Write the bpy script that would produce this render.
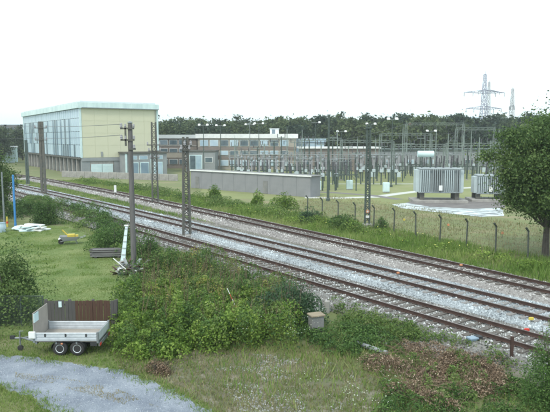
import bpy, math, random
import numpy as np
from math import radians, sin, cos, pi
from mathutils import Vector

for o in list(bpy.data.objects):
    bpy.data.objects.remove(o)
random.seed(4)
RNG = np.random.default_rng(11)
S = bpy.context.scene
COL = S.collection

# ------------------------------------------------------------------ camera
CAM_H = 8.5
F_PX = 590.0            # focal length in pixels of a 550 px wide picture
PITCH = math.atan(68.0 / F_PX)
cd = bpy.data.cameras.new('camera')
cd.sensor_width = 36.0
cd.lens = 36.0 * F_PX / 550.0
cd.clip_start = 0.2
cd.clip_end = 6000.0
cam = bpy.data.objects.new('camera', cd)
cam.location = (0, 0, CAM_H)
cam.rotation_euler = (radians(90) - PITCH, 0, 0)
COL.objects.link(cam)
S.camera = cam

# ------------------------------------------------------------------ sky and sun
SUN_EL, SUN_AZ = radians(52), radians(215)
w = bpy.data.worlds.new("World")
S.world = w
w.use_nodes = True
nt = w.node_tree
nt.nodes.clear()
sky = nt.nodes.new('ShaderNodeTexSky')
sky.sky_type = 'NISHITA'
sky.sun_disc = False
sky.sun_elevation = SUN_EL
sky.sun_rotation = SUN_AZ
sky.dust_density = 3.0
b1 = nt.nodes.new('ShaderNodeBackground')
b1.inputs['Strength'].default_value = 0.06
b2 = nt.nodes.new('ShaderNodeBackground')          # the closed white cloud cover
b2.inputs['Color'].default_value = (0.86, 0.99, 1.0, 1)
b2.inputs['Strength'].default_value = 1.3
add = nt.nodes.new('ShaderNodeAddShader')
wo = nt.nodes.new('ShaderNodeOutputWorld')
nt.links.new(sky.outputs[0], b1.inputs['Color'])
nt.links.new(b1.outputs[0], add.inputs[0])
nt.links.new(b2.outputs[0], add.inputs[1])
nt.links.new(add.outputs[0], wo.inputs['Surface'])

ld = bpy.data.lights.new('sun', 'SUN')
ld.energy = 1.8
ld.angle = radians(10)
ld.color = (1.0, 0.95, 0.84)
sun = bpy.data.objects.new('sun', ld)
sun.rotation_euler = (radians(90) - SUN_EL, 0, radians(-25))
COL.objects.link(sun)

HAZE_DENSITY = 0.00036
S.view_settings.view_transform = 'Standard'
S.view_settings.look = 'None'
S.view_settings.gamma = 1
S.view_settings.exposure = 0.03
S.render.resolution_x = 1024
S.render.resolution_y = 767
S.render.engine = 'CYCLES'
S.cycles.filter_width = 2.0
S.cycles.max_bounces = 6
S.cycles.transparent_max_bounces = 4
S.cycles.volume_bounces = 0

# ------------------------------------------------------------------ helpers
def G(x, y, z=0.0):
    """ground position (height z) that was measured at photograph pixel x, y"""
    dx = (x - 275) / F_PX
    dy = -(y - 206) / F_PX
    d = (dx, cos(PITCH) + dy * sin(PITCH), -sin(PITCH) + dy * cos(PITCH))
    t = (z - CAM_H) / d[2]
    return Vector((d[0] * t, d[1] * t, z))

def X_at(px, Y, z=0.0):
    return (px - 275) / F_PX * (Y * cos(PITCH) + (CAM_H - z) * sin(PITCH))

def Z_at(py, Y):
    dy = -(py - 206) / F_PX
    return CAM_H + Y * (dy * cos(PITCH) - sin(PITCH)) / (cos(PITCH) + dy * sin(PITCH))

def new_mat(name):
    m = bpy.data.materials.new(name)
    m.use_nodes = True
    return m, m.node_tree, m.node_tree.nodes['Principled BSDF']

def rgb(c):
    return (c[0], c[1], c[2], 1)

def mat(name, c1, c2=None, scale=3.0, rough=0.85, bump=0.0, bscale=None, metal=0.0,
        c3=None, stretch=(1, 1, 1), detail=6.0, spec=0.3, lo=0.35, hi=0.65):
    """procedural material: two or three colours mixed by noise, fine relief"""
    m, t, p = new_mat(name)
    N, L = t.nodes, t.links
    tc = N.new('ShaderNodeTexCoord')
    mp = N.new('ShaderNodeMapping')
    mp.inputs['Scale'].default_value = stretch
    L.new(tc.outputs['Object'], mp.inputs['Vector'])
    nz = N.new('ShaderNodeTexNoise')
    nz.inputs['Scale'].default_value = scale
    nz.inputs['Detail'].default_value = detail
    nz.inputs['Roughness'].default_value = 0.62
    L.new(mp.outputs[0], nz.inputs['Vector'])
    cr = N.new('ShaderNodeValToRGB')
    if c2 is None:
        c2 = tuple(v * 0.78 for v in c1)
    cr.color_ramp.elements[0].position = lo
    cr.color_ramp.elements[0].color = rgb(c1)
    cr.color_ramp.elements[1].position = hi
    cr.color_ramp.elements[1].color = rgb(c2)
    if c3 is not None:
        e = cr.color_ramp.elements.new((lo + hi) / 2)
        e.color = rgb(c3)
    L.new(nz.outputs['Fac'], cr.inputs['Fac'])
    L.new(cr.outputs['Color'], p.inputs['Base Color'])
    p.inputs['Roughness'].default_value = rough
    p.inputs['Metallic'].default_value = metal
    p.inputs['Specular IOR Level'].default_value = spec
    if bump > 0:
        n2 = N.new('ShaderNodeTexNoise')
        n2.inputs['Scale'].default_value = bscale or scale * 6
        n2.inputs['Detail'].default_value = 4
        L.new(mp.outputs[0], n2.inputs['Vector'])
        bp = N.new('ShaderNodeBump')
        bp.inputs['Strength'].default_value = bump
        bp.inputs['Distance'].default_value = 0.05
        L.new(n2.outputs['Fac'], bp.inputs['Height'])
        L.new(bp.outputs['Normal'], p.inputs['Normal'])
    return m

def tint_mat(name, cols, rough=0.7, trans=0.0, spec=0.25):
    """leaf / stone material: each face carries its own random 'tint' 0..1"""
    m, t, p = new_mat(name)
    N, L = t.nodes, t.links
    at = N.new('ShaderNodeAttribute')
    at.attribute_name = 'tint'
    cr = N.new('ShaderNodeValToRGB')
    els = cr.color_ramp.elements
    while len(els) < len(cols):
        els.new(0.5)
    for i, c in enumerate(cols):
        els[i].position = i / (len(cols) - 1)
        els[i].color = rgb(c)
    L.new(at.outputs['Fac'], cr.inputs['Fac'])
    L.new(cr.outputs['Color'], p.inputs['Base Color'])
    p.inputs['Roughness'].default_value = rough
    p.inputs['Specular IOR Level'].default_value = spec
    if trans > 0:
        tr = N.new('ShaderNodeBsdfTranslucent')
        L.new(cr.outputs['Color'], tr.inputs['Color'])
        mx = N.new('ShaderNodeMixShader')
        mx.inputs[0].default_value = trans
        out = [n for n in N if n.type == 'OUTPUT_MATERIAL'][0]
        L.new(p.outputs[0], mx.inputs[1])
        L.new(tr.outputs[0], mx.inputs[2])
        L.new(mx.outputs[0], out.inputs['Surface'])
    return m

def link(o, parent=None):
    COL.objects.link(o)
    if parent is not None:
        o.parent = parent
    return o

ORD = ('first second third fourth fifth sixth seventh eighth ninth tenth eleventh twelfth thirteenth fourteenth fifteenth sixteenth seventeenth eighteenth nineteenth twentieth').split()
_o = ORD[:9]
for _t, _e in (('twenty', 'thirtieth'), ('thirty', 'fortieth'), ('forty', 'fiftieth'), ('fifty', 'sixtieth')):
    ORD += [_t + '-' + q for q in _o] + [_e]

def tag(o, label=None, cat=None, group=None, kind=None):
    if label: o['label'] = label
    if cat: o['category'] = cat
    if group: o['group'] = group
    if kind: o['kind'] = kind
    return o

def thing(name, label, cat, loc=(0, 0, 0), rz=0.0, group=None):
    o = bpy.data.objects.new(name, None)
    o.empty_display_size = 0.3
    o.location = loc
    o.rotation_euler = (0, 0, rz)
    COL.objects.link(o)
    return tag(o, label, cat, group)

def inst(name, mesh, parent=None, loc=(0, 0, 0), rot=(0, 0, 0), scl=None):
    o = bpy.data.objects.new(name, mesh)
    o.location = loc
    o.rotation_euler = rot
    if scl: o.scale = scl
    return link(o, parent)

def copy_tree(o, parent=None):
    c = o.copy()
    COL.objects.link(c)
    if parent is not None:
        c.parent = parent
    for ch in list(o.children):
        copy_tree(ch, c)
    return c

class MB:
    """collects shapes into one mesh"""
    def __init__(s):
        s.v, s.f, s.m = [], [], []
    def add(s, vs, fs, mi=0):
        n = len(s.v)
        s.v += [tuple(q) for q in vs]
        s.f += [tuple(n + i for i in q) for q in fs]
        s.m += [mi] * len(fs)
        return s
    def box(s, x0, x1, y0, y1, z0, z1, mi=0):
        return s.add([(x0, y0, z0), (x1, y0, z0), (x1, y1, z0), (x0, y1, z0),
                      (x0, y0, z1), (x1, y0, z1), (x1, y1, z1), (x0, y1, z1)],
                     [(0, 3, 2, 1), (4, 5, 6, 7), (0, 1, 5, 4), (1, 2, 6, 5), (2, 3, 7, 6), (3, 0, 4, 7)], mi)
    def bbox(s, x0, x1, y0, y1, z0, z1, b=0.01, mi=0):
        """box with chamfered vertical and top edges"""
        vs, fs = [], []
        def ring(z, i):
            return [(x0 + b + i, y0 + i, z), (x1 - b - i, y0 + i, z), (x1 - i, y0 + b + i, z), (x1 - i, y1 - b - i, z),
                    (x1 - b - i, y1 - i, z), (x0 + b + i, y1 - i, z), (x0 + i, y1 - b - i, z), (x0 + i, y0 + b + i, z)]
        for z, i in ((z0, 0), (z1 - b, 0), (z1, b)):
            vs += ring(z, i)
        for k in range(2):
            for j in range(8):
                j2 = (j + 1) % 8
                fs.append((k * 8 + j, k * 8 + j2, (k + 1) * 8 + j2, (k + 1) * 8 + j))
        fs.append(tuple(range(16, 24)))
        fs.append(tuple(range(7, -1, -1)))
        return s.add(vs, fs, mi)
    def tube(s, a, b, r0, r1=None, n=8, mi=0, cap=True):
        a, b = Vector(a), Vector(b)
        r1 = r0 if r1 is None else r1
        d = (b - a)
        if d.length < 1e-6: return s
        d.normalize()
        u = d.cross(Vector((0, 0, 1)) if abs(d.z) < 0.9 else Vector((1, 0, 0))).normalized()
        v = d.cross(u)
        vs = []
        for p, r in ((a, r0), (b, r1)):
            for k in range(n):
                t = 2 * pi * k / n
                vs.append(p + u * (r * cos(t)) + v * (r * sin(t)))
        fs = [(k, (k + 1) % n, n + (k + 1) % n, n + k) for k in range(n)]
        if cap:
            fs.append(tuple(range(n - 1, -1, -1)))
            fs.append(tuple(range(n, 2 * n)))
        return s.add(vs, fs, mi)
    def path(s, pts, r, n=5, mi=0):
        for a, b in zip(pts[:-1], pts[1:]):
            s.tube(a, b, r, r, n, mi, cap=False)
        return s
    def lathe(s, prof, c=(0, 0, 0), n=12, mi=0):
        vs, fs = [], []
        for (r, z) in prof:
            for k in range(n):
                t = 2 * pi * k / n
                vs.append((c[0] + r * cos(t), c[1] + r * sin(t), c[2] + z))
        for i in range(len(prof) - 1):
            for k in range(n):
                k2 = (k + 1) % n
                fs.append((i * n + k, i * n + k2, (i + 1) * n + k2, (i + 1) * n + k))
        fs.append(tuple(range(n - 1, -1, -1)))
        fs.append(tuple(range((len(prof) - 1) * n, len(prof) * n)))
        return s.add(vs, fs, mi)
    def beam(s, a, b, w, mi=0):
        return s.tube(a, b, w * 0.7, w * 0.7, 4, mi)
    def mesh(s, name, mats, smooth=False):
        me = bpy.data.meshes.new(name)
        me.from_pydata(s.v, [], s.f)
        if not isinstance(mats, (list, tuple)): mats = [mats]
        for m in mats: me.materials.append(m)
        if len(mats) > 1:
            me.polygons.foreach_set('material_index', s.m)
        if smooth:
            me.polygons.foreach_set('use_smooth', [True] * len(me.polygons))
        me.update()
        return me
    def obj(s, name, mats, parent=None, smooth=False):
        return link(bpy.data.objects.new(name, s.mesh(name, mats, smooth)), parent)

def np_mesh(name, verts, nper, m, tint=None, smooth=False):
    """verts (k*nper,3): k separate polygons of nper corners"""
    k = len(verts) // nper
    me = bpy.data.meshes.new(name)
    me.vertices.add(len(verts))
    me.vertices.foreach_set('co', np.asarray(verts, dtype=np.float32).ravel())
    me.loops.add(len(verts))
    me.loops.foreach_set('vertex_index', np.arange(len(verts), dtype=np.int32))
    me.polygons.add(k)
    me.polygons.foreach_set('loop_start', (np.arange(k) * nper).astype(np.int32))
    me.materials.append(m)
    me.update(calc_edges=True)
    if tint is not None:
        a = me.attributes.new('tint', 'FLOAT', 'FACE')
        a.data.foreach_set('value', np.clip(tint, 0, 1).astype(np.float32))
    return me

def leaf_verts(c, size, up=0.6, aspect=0.55):
    n = len(c)
    nrm = RNG.normal(size=(n, 3)); nrm[:, 2] += up * 1.5
    nrm /= np.linalg.norm(nrm, axis=1)[:, None]
    r = RNG.normal(size=(n, 3))
    t = np.cross(nrm, r); t /= np.linalg.norm(t, axis=1)[:, None] + 1e-9
    b = np.cross(nrm, t)
    s = np.asarray(size)
    s = (np.full(n, s) if s.ndim == 0 else s)[:, None] * 0.5
    q = np.stack([c - t * s, c + b * s * aspect + nrm * s * .15, c + t * s, c - b * s * aspect + nrm * s * .15], axis=1)
    return q.reshape(-1, 3)

def leaves(name, c, size, m, tint, parent=None, up=0.6, aspect=0.55):
    me = np_mesh(name, leaf_verts(np.asarray(c), size, up, aspect), 4, m, tint)
    return link(bpy.data.objects.new(name, me), parent)

def blade_verts(c, h, wd, lean=0.35):
    n = len(c)
    a = RNG.uniform(0, 2 * pi, n)
    dx = np.stack([np.cos(a), np.sin(a), np.zeros(n)], 1)
    l = RNG.normal(size=(n, 3)) * lean; l[:, 2] = 1
    h = np.asarray(h); h = (np.full(n, h) if h.ndim == 0 else h)[:, None]
    wd = np.asarray(wd); wd = (np.full(n, wd) if wd.ndim == 0 else wd)[:, None]
    return np.stack([c - dx * wd, c + dx * wd, c + l * h], axis=1).reshape(-1, 3)

def blades(name, c, h, wd, m, tint, parent=None, lean=0.35):
    me = np_mesh(name, blade_verts(c, h, wd, lean), 3, m, tint)
    return link(bpy.data.objects.new(name, me), parent)

def stone_verts(c, s, flat=0.7):
    """little 4-sided lumps, four faces each -> triangles"""
    n = len(c)
    a = RNG.uniform(0, 2 * pi, n)
    r = s[:, None] * RNG.uniform(.6, 1.2, (n, 4))
    base = []
    for k in range(4):
        t = a + k * pi / 2
        base.append(c + np.stack([np.cos(t) * r[:, k], np.sin(t) * r[:, k], np.full(n, 0.0) - s * .2], 1))
    top = c + np.stack([RNG.normal(size=n) * s * .35, RNG.normal(size=n) * s * .35, s * flat * RNG.uniform(.7, 1.3, n)], 1)
    tris = []
    for k in range(4):
        tris.append(np.stack([base[k], base[(k + 1) % 4], top], 1))
    return np.stack(tris, 1).reshape(-1, 3)

def stones(name, c, s, m, tint, parent=None, flat=0.7):
    me = np_mesh(name, stone_verts(c, s, flat), 3, m, np.repeat(tint, 4))
    return link(bpy.data.objects.new(name, me), parent)

def in_poly(P, poly):
    x, y = P[:, 0], P[:, 1]
    r = np.zeros(len(P), bool)
    n = len(poly)
    for i in range(n):
        x0, y0 = poly[i][0], poly[i][1]; x1, y1 = poly[(i + 1) % n][0], poly[(i + 1) % n][1]
        c = ((y0 > y) != (y1 > y))
        with np.errstate(divide='ignore', invalid='ignore'):
            xi = (x1 - x0) * (y - y0) / (y1 - y0 + 1e-12) + x0
        r ^= c & (x < xi)
    return r

def sample_poly(poly, n, z=0.0):
    p = np.array([(q[0], q[1]) for q in poly])
    lo, hi = p.min(0), p.max(0)
    out = []
    got = 0
    while got < n:
        P = RNG.uniform(lo, hi, (max(n, 1000), 2))
        P = P[in_poly(P, p)]
        out.append(P); got += len(P)
    P = np.concatenate(out)[:n]
    return np.column_stack([P, np.full(len(P), z)])

def area(poly):
    a = 0
    for i in range(len(poly)):
        p, q = poly[i], poly[(i + 1) % len(poly)]
        a += p[0] * q[1] - q[0] * p[1]
    return abs(a) / 2

def vnoise(P, sc, seed=0):
    """smooth value noise 0..1 at xy"""
    r = np.random.default_rng(seed)
    T = r.random((64, 64))
    x = P[:, 0] / sc + 1000.3; y = P[:, 1] / sc + 1000.7
    xi = np.floor(x).astype(int); yi = np.floor(y).astype(int)
    fx = x - xi; fy = y - yi
    fx = fx * fx * (3 - 2 * fx); fy = fy * fy * (3 - 2 * fy)
    g = lambda i, j: T[(xi + i) % 64, (yi + j) % 64]
    return (g(0, 0) * (1 - fx) + g(1, 0) * fx) * (1 - fy) + (g(0, 1) * (1 - fx) + g(1, 1) * fx) * fy

def rough_poly(poly, amp=0.3, step=0.8, seed=1):
    """the same outline with a finely uneven edge"""
    rr = random.Random(seed)
    out = []
    n = len(poly)
    for i in range(n):
        a = Vector(poly[i][:2]); b = Vector(poly[(i + 1) % n][:2])
        k = max(1, int((b - a).length / step))
        for j in range(k):
            q = a.lerp(b, j / k)
            out.append((q.x + rr.uniform(-amp, amp), q.y + rr.uniform(-amp, amp)))
    return out

def sheet(name, poly, z, m, kind='structure', label=None):
    import mathutils.geometry as mg
    pts = [Vector((p[0], p[1], z)) for p in poly]
    tris = mg.tessellate_polygon([pts])
    b = MB(); b.add(pts, [tuple(t) for t in tris])
    o = b.obj(name, m)
    # make all face up
    me = o.data
    import bmesh
    bm = bmesh.new(); bm.from_mesh(me)
    for f in bm.faces:
        if f.normal.z < 0: f.normal_flip()
    bm.to_mesh(me); bm.free()
    return tag(o, label=label, kind=kind)

# ------------------------------------------------------------------ materials
M = {}
M['ground'] = mat('ground_grass_soil', (.105, .12, .05), (.17, .165, .09), .35, .95, .6, 4, c3=(.12, .15, .055))
M['sub_grass'] = mat('mown_grass', (.19, .215, .095), (.25, .255, .14), .12, .95, .5, 3, c3=(.21, .235, .10))
M['dry_grass'] = mat('dry_grass', (.17, .175, .09), (.23, .21, .12), .2, .95, .5, 3, c3=(.16, .19, .08))
M['lawn'] = mat('lawn_grass', (.10, .16, .045), (.20, .235, .095), .35, .95, .5, 8)
M['road'] = mat('gravel_road', (.16, .185, .23), (.27, .30, .35), .9, .9, .9, 18, c3=(.215, .245, .29))
M['dirt'] = mat('bare_dirt', (.14, .13, .10), (.22, .20, .165), 1.5, .95, .9, 10, c3=(.12, .13, .07))
M['cess'] = mat('trackside_cinder', (.13, .118, .10), (.20, .185, .165), .8, .95, .6, 12, c3=(.14, .14, .10))
M['bed_b'] = mat('pale_ballast', (.24, .27, .29), (.40, .44, .46), 14, .9, .8, 25, c3=(.31, .345, .37))
M['bed_c'] = mat('dark_ballast', (.14, .135, .13), (.26, .26, .25), 10, .9, .8, 25, c3=(.20, .195, .185))
M['bed_a'] = mat('brown_ballast', (.20, .185, .18), (.34, .33, .32), 10, .9, .8, 25)
M['rail'] = mat('rusty_rail', (.065, .042, .036), (.10, .062, .052), 3, .6, .2, 20, metal=.3)
M['rail_top'] = mat('rail_running_face', (.20, .17, .165), (.26, .23, .22), 3, .4, metal=.5)
M['sleeper_wood'] = mat('tarred_sleeper', (.11, .10, .092), (.17, .155, .14), 4, .85, .5, 30, stretch=(1, 6, 6))
M['sleeper_conc'] = mat('concrete_sleeper', (.27, .265, .26), (.18, .17, .165), 4, .9, .4, 30)
M['concrete'] = mat('weathered_concrete', (.36, .35, .33), (.25, .245, .235), 1.2, .9, .4, 14)
M['conc_dark'] = mat('dark_concrete', (.17, .175, .175), (.24, .24, .235), .8, .9, .4, 14)
M['post_dark'] = mat('mossy_dark_concrete', (.06, .075, .065), (.10, .11, .095), 3, .9, .3, 20)
M['wood_pole'] = mat('weathered_pole_wood', (.17, .165, .17), (.11, .105, .105), 6, .9, .6, 40, stretch=(1, 1, .08))
M['steel'] = mat('grey_green_steel', (.085, .115, .105), (.055, .075, .068), 3, .6, .1)
M['steel_dark'] = mat('dark_weathered_steel', (.085, .095, .09), (.13, .12, .105), 3, .7, .2)
M['greysteel'] = mat('pale_green_grey_steel', (.24, .29, .27), (.18, .22, .205), 2, .6)
M['galv'] = mat('galvanised_steel', (.27, .30, .31), (.20, .22, .23), 3, .5, .1, metal=.4)
M['porcelain'] = mat('brown_porcelain', (.065, .07, .08), (.11, .105, .115), 4, .3)
M['porc_grey'] = mat('grey_porcelain', (.27, .27, .29), (.34, .34, .36), 4, .3)
M['alu'] = mat('bare_aluminium', (.62, .66, .70), (.50, .54, .58), 4, .45, .1, metal=.3)
M['white'] = mat('white_paint', (.78, .80, .80), (.66, .68, .68), 1.5, .6)
M['cyanwhite'] = mat('pale_cyan_paint', (.62, .76, .78), (.52, .67, .70), .8, .6)
M['yellow_wall'] = mat('pale_yellow_cladding', (.60, .595, .45), (.56, .56, .42), .25, .85, .1, 6)
M['fascia'] = mat('pale_roof_fascia', (.66, .80, .80), (.50, .64, .66), 1.2, .6, stretch=(1, 1, .12))
M['gp1'] = mat('blue_grey_panel', (.23, .31, .38), (.17, .245, .32), .4, .25)
M['gp2'] = mat('pale_panel', (.50, .62, .70), (.38, .50, .60), .4, .3)
M['gp3'] = mat('grey_panel', (.15, .20, .24), (.22, .28, .33), .4, .25)
M['dark_void'] = mat('dark_recess_wall', (.09, .11, .12), (.13, .15, .155), .5, .9)
M['brick'] = mat('red_brown_brickwork', (.24, .205, .185), (.19, .17, .155), .8, .9, .3, 8)
M['ochre'] = mat('ochre_render', (.38, .35, .30), (.32, .30, .26), .5, .9)
M['greywall'] = mat('grey_render', (.30, .32, .33), (.24, .26, .275), .4, .9, .2, 6)
M['shed'] = mat('grey_shed_panel', (.215, .225, .24), (.265, .27, .285), .5, .9, .2, 8)
M['glass'] = mat('dark_window_glass', (.07, .10, .12), (.13, .18, .21), .6, .12, spec=.6)
M['glass_blue'] = mat('sky_blue_window', (.30, .42, .52), (.38, .50, .58), .8, .2, spec=.6)
M['roof'] = mat('pale_flat_roof', (.62, .66, .68), (.52, .56, .58), .3, .8)
M['roof_red'] = mat('red_tile_roof', (.24, .10, .07), (.18, .08, .06), 1, .8)
M['tf'] = mat('transformer_grey_paint', (.30, .345, .36), (.25, .29, .305), .8, .5)
M['tf_light'] = mat('pale_transformer_paint', (.46, .54, .56), (.40, .47, .50), .8, .5)
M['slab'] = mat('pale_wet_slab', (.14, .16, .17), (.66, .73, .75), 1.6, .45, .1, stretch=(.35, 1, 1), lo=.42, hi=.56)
M['asphalt'] = mat('dark_service_path', (.15, .14, .14), (.20, .19, .185), .7, .9)
M['path'] = mat('pale_path', (.44, .46, .44), (.54, .55, .52), .7, .9)
M['plank'] = mat('weathered_plank', (.105, .10, .10), (.075, .072, .072), 5, .9, .4, 30, stretch=(1, 1, .15))
M['plank_brown'] = mat('red_brown_plank', (.10, .058, .042), (.075, .042, .032), 5, .9, .4, 30, stretch=(1, 1, .15))
M['beige'] = mat('beige_board', (.34, .31, .28), (.28, .26, .235), 2, .8)
M['rubber'] = mat('tyre_rubber', (.03, .03, .032), (.045, .045, .045), 8, .85)
M['black'] = mat('black_plastic', (.03, .032, .035), (.045, .048, .05), 6, .5)
M['blue'] = mat('blue_paint', (.06, .26, .58), (.05, .21, .50), 3, .5)
M['yellow'] = mat('yellow_plastic', (.58, .48, .09), (.50, .40, .07), 3, .5)
M['red'] = mat('red_plastic', (.60, .06, .04), (.48, .05, .04), 3, .5)
M['orange'] = mat('orange_plastic', (.60, .27, .15), (.52, .23, .12), 3, .5)
M['bark'] = mat('tree_bark', (.11, .095, .08), (.07, .062, .052), 6, .95, .8, 20, stretch=(1, 1, .25))
M['hill'] = mat('wooded_hill_painted_haze', (.17, .24, .28), (.22, .29, .33), .006, 1)  # blue of distant haze is put into the hill's base colour
M['wire'] = mat('line_wire', (.12, .13, .14), None, 3, .5)
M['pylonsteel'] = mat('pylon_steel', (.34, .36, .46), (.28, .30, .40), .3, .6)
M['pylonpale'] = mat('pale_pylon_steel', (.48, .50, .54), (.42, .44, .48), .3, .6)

L_ = {}
L_['far'] = tint_mat('far_tree_leaf', [(.030, .052, .032), (.050, .078, .040), (.078, .11, .045), (.11, .14, .055)], .8, .2)
L_['far2'] = tint_mat('far_tree_leaf_dark', [(.022, .042, .034), (.036, .062, .040), (.055, .085, .048), (.075, .105, .055)], .8, .2)
L_['far3'] = tint_mat('far_tree_leaf_olive', [(.045, .072, .032), (.075, .11, .045), (.11, .145, .058), (.14, .175, .07)], .8, .2)
L_['tree'] = tint_mat('garden_tree_leaf', [(.035, .075, .025), (.075, .135, .038), (.12, .185, .055), (.18, .25, .085)], .6, .3)
L_['bramble'] = tint_mat('bramble_leaf', [(.06, .12, .02), (.12, .21, .032), (.19, .29, .05), (.33, .42, .11)], .55, .3)
L_['mixed'] = tint_mat('mixed_weed_leaf', [(.05, .095, .028), (.10, .175, .04), (.16, .235, .062), (.24, .25, .12)], .6, .3)
L_['yellowing'] = tint_mat('yellowing_leaf', [(.12, .17, .03), (.22, .26, .05), (.34, .34, .09), (.28, .18, .10)], .6, .3)
L_['shrub'] = tint_mat('shrub_leaf', [(.03, .07, .02), (.06, .125, .03), (.10, .185, .045), (.16, .25, .075)], .6, .3)
L_['bluish'] = tint_mat('blue_green_leaf', [(.03, .065, .035), (.05, .105, .05), (.08, .145, .065), (.13, .20, .09)], .6, .3)
L_['grass'] = tint_mat('grass_blade', [(.09, .17, .03), (.14, .235, .045), (.20, .285, .07), (.30, .34, .13)], .7, .3)
L_['lawn'] = tint_mat('lawn_blade', [(.13, .20, .045), (.16, .235, .06), (.19, .255, .07), (.23, .28, .09)], .7, .3)
L_['dry'] = tint_mat('dry_grass_blade', [(.15, .17, .06), (.21, .20, .10), (.28, .25, .14), (.36, .32, .20)], .8, .2)
L_['dead'] = tint_mat('dead_stalk_leaf', [(.05, .036, .024), (.14, .095, .06), (.27, .195, .135), (.44, .36, .27)], .85, .1)
L_['flower'] = tint_mat('white_blossom', [(.35, .42, .30), (.55, .60, .48), (.72, .75, .70)], .7, .2)
L_['st_b'] = tint_mat('pale_ballast_stone', [(.10, .11, .12), (.24, .27, .29), (.38, .42, .45), (.66, .72, .75)], .85)
L_['st_c'] = tint_mat('dark_ballast_stone', [(.05, .05, .052), (.13, .13, .125), (.23, .235, .23), (.52, .54, .54)], .85)
L_['st_a'] = tint_mat('mixed_ballast_stone', [(.12, .11, .11), (.22, .21, .205), (.36, .35, .34), (.62, .62, .61)], .85)
L_['st_road'] = tint_mat('road_gravel_stone', [(.11, .13, .16), (.22, .25, .30), (.30, .335, .385), (.46, .49, .53)], .85)
L_['rubble'] = tint_mat('pale_rubble_stone', [(.12, .125, .13), (.24, .25, .26), (.36, .37, .38), (.60, .62, .62)], .85)

# ------------------------------------------------------------------ ground
TH = radians(35)
U = Vector((-sin(TH), cos(TH), 0))      # along the tracks, away from the camera
NV = Vector((cos(TH), sin(TH), 0))      # across the tracks, to the right

def build_ground():
    b = MB()
    R = 2300
    xs = [-R, -600, -200, -80, -40, -20, 0, 20, 40, 80, 200, 600, R]
    ys = [-300, -60, 0, 15, 30, 45, 60, 90, 130, 200, 300, 600, 1500, R]
    vs = [(x, y, 0) for y in ys for x in xs]
    nx = len(xs)
    fs = [(j * nx + i, j * nx + i + 1, (j + 1) * nx + i + 1, (j + 1) * nx + i)
          for j in range(len(ys) - 1) for i in range(nx - 1)]
    b.add(vs, fs)
    tag(b.obj('ground', M['ground']), kind='structure')
build_ground()

# ------------------------------------------------------------------ railway
PB = (-3.40320109e-04, -2.92735516e-03, 25.2955215)
PA = (-4.70801801e-04, 5.73128652e-02, 28.8142372)
def track_n(k, u):
    nb = np.polyval(PB, u)
    if k == 'B': return nb
    if k == 'C': return nb - np.maximum(4.5 - .0003 * (u - 55) ** 2, 3.9)
    return np.minimum(np.polyval(PA, u), nb + 8.8)
def tp(k, u, off=0.0, z=0.0):
    """point beside the centre line of track k at chainage u"""
    n = float(track_n(k, u)); n2 = float(track_n(k, u + .5))
    t = (U * .5 + NV * (n2 - n)).normalized()
    s = Vector((t.y, -t.x, 0))
    p = U * u + NV * n + s * off
    return Vector((p.x, p.y, z)), math.atan2(t.y, t.x)

def strip(name, k, u0, u1, prof, m, du=1.0, parent=None, smooth=False):
    """profile (offset, height) swept along a track"""
    b = MB()
    us = np.arange(u0, u1 + du, du)
    vs = []
    for u in us:
        p0, a = tp(k, float(u))
        s = Vector((sin(a), -cos(a), 0))
        for (o, z) in prof:
            vs.append((p0.x + s.x * o, p0.y + s.y * o, z))
    n = len(prof)
    fs = []
    for i in range(len(us) - 1):
        for j in range(n - 1):
            fs.append((i * n + j, i * n + j + 1, (i + 1) * n + j + 1, (i + 1) * n + j))
    b.add(vs, fs)
    return b.obj(name, m, parent, smooth)

U0, U1 = 6.0, 150.0
# wide base of cinder under everything, then a trapezoid ballast bed per track
tag(strip('trackbed_ground', 'B', U0, U1, [(-6.6, .004), (-6.2, .12), (6.2, .12), (7.6, .004)], M['cess'], 2.0), kind='structure')
beds = {}
for k, m, nm, half in (('C', M['bed_c'], 'dark_ballast_bed', 1.7), ('B', M['bed_b'], 'pale_ballast_bed', 1.85), ('A', M['bed_a'], 'brown_ballast_bed', 1.6)):
    beds[k] = tag(strip(nm, k, U0, U1, [(-half - .6, .10), (-half, .405), (half, .405), (half + .6, .10)], m, 2.0), kind='structure')

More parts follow.
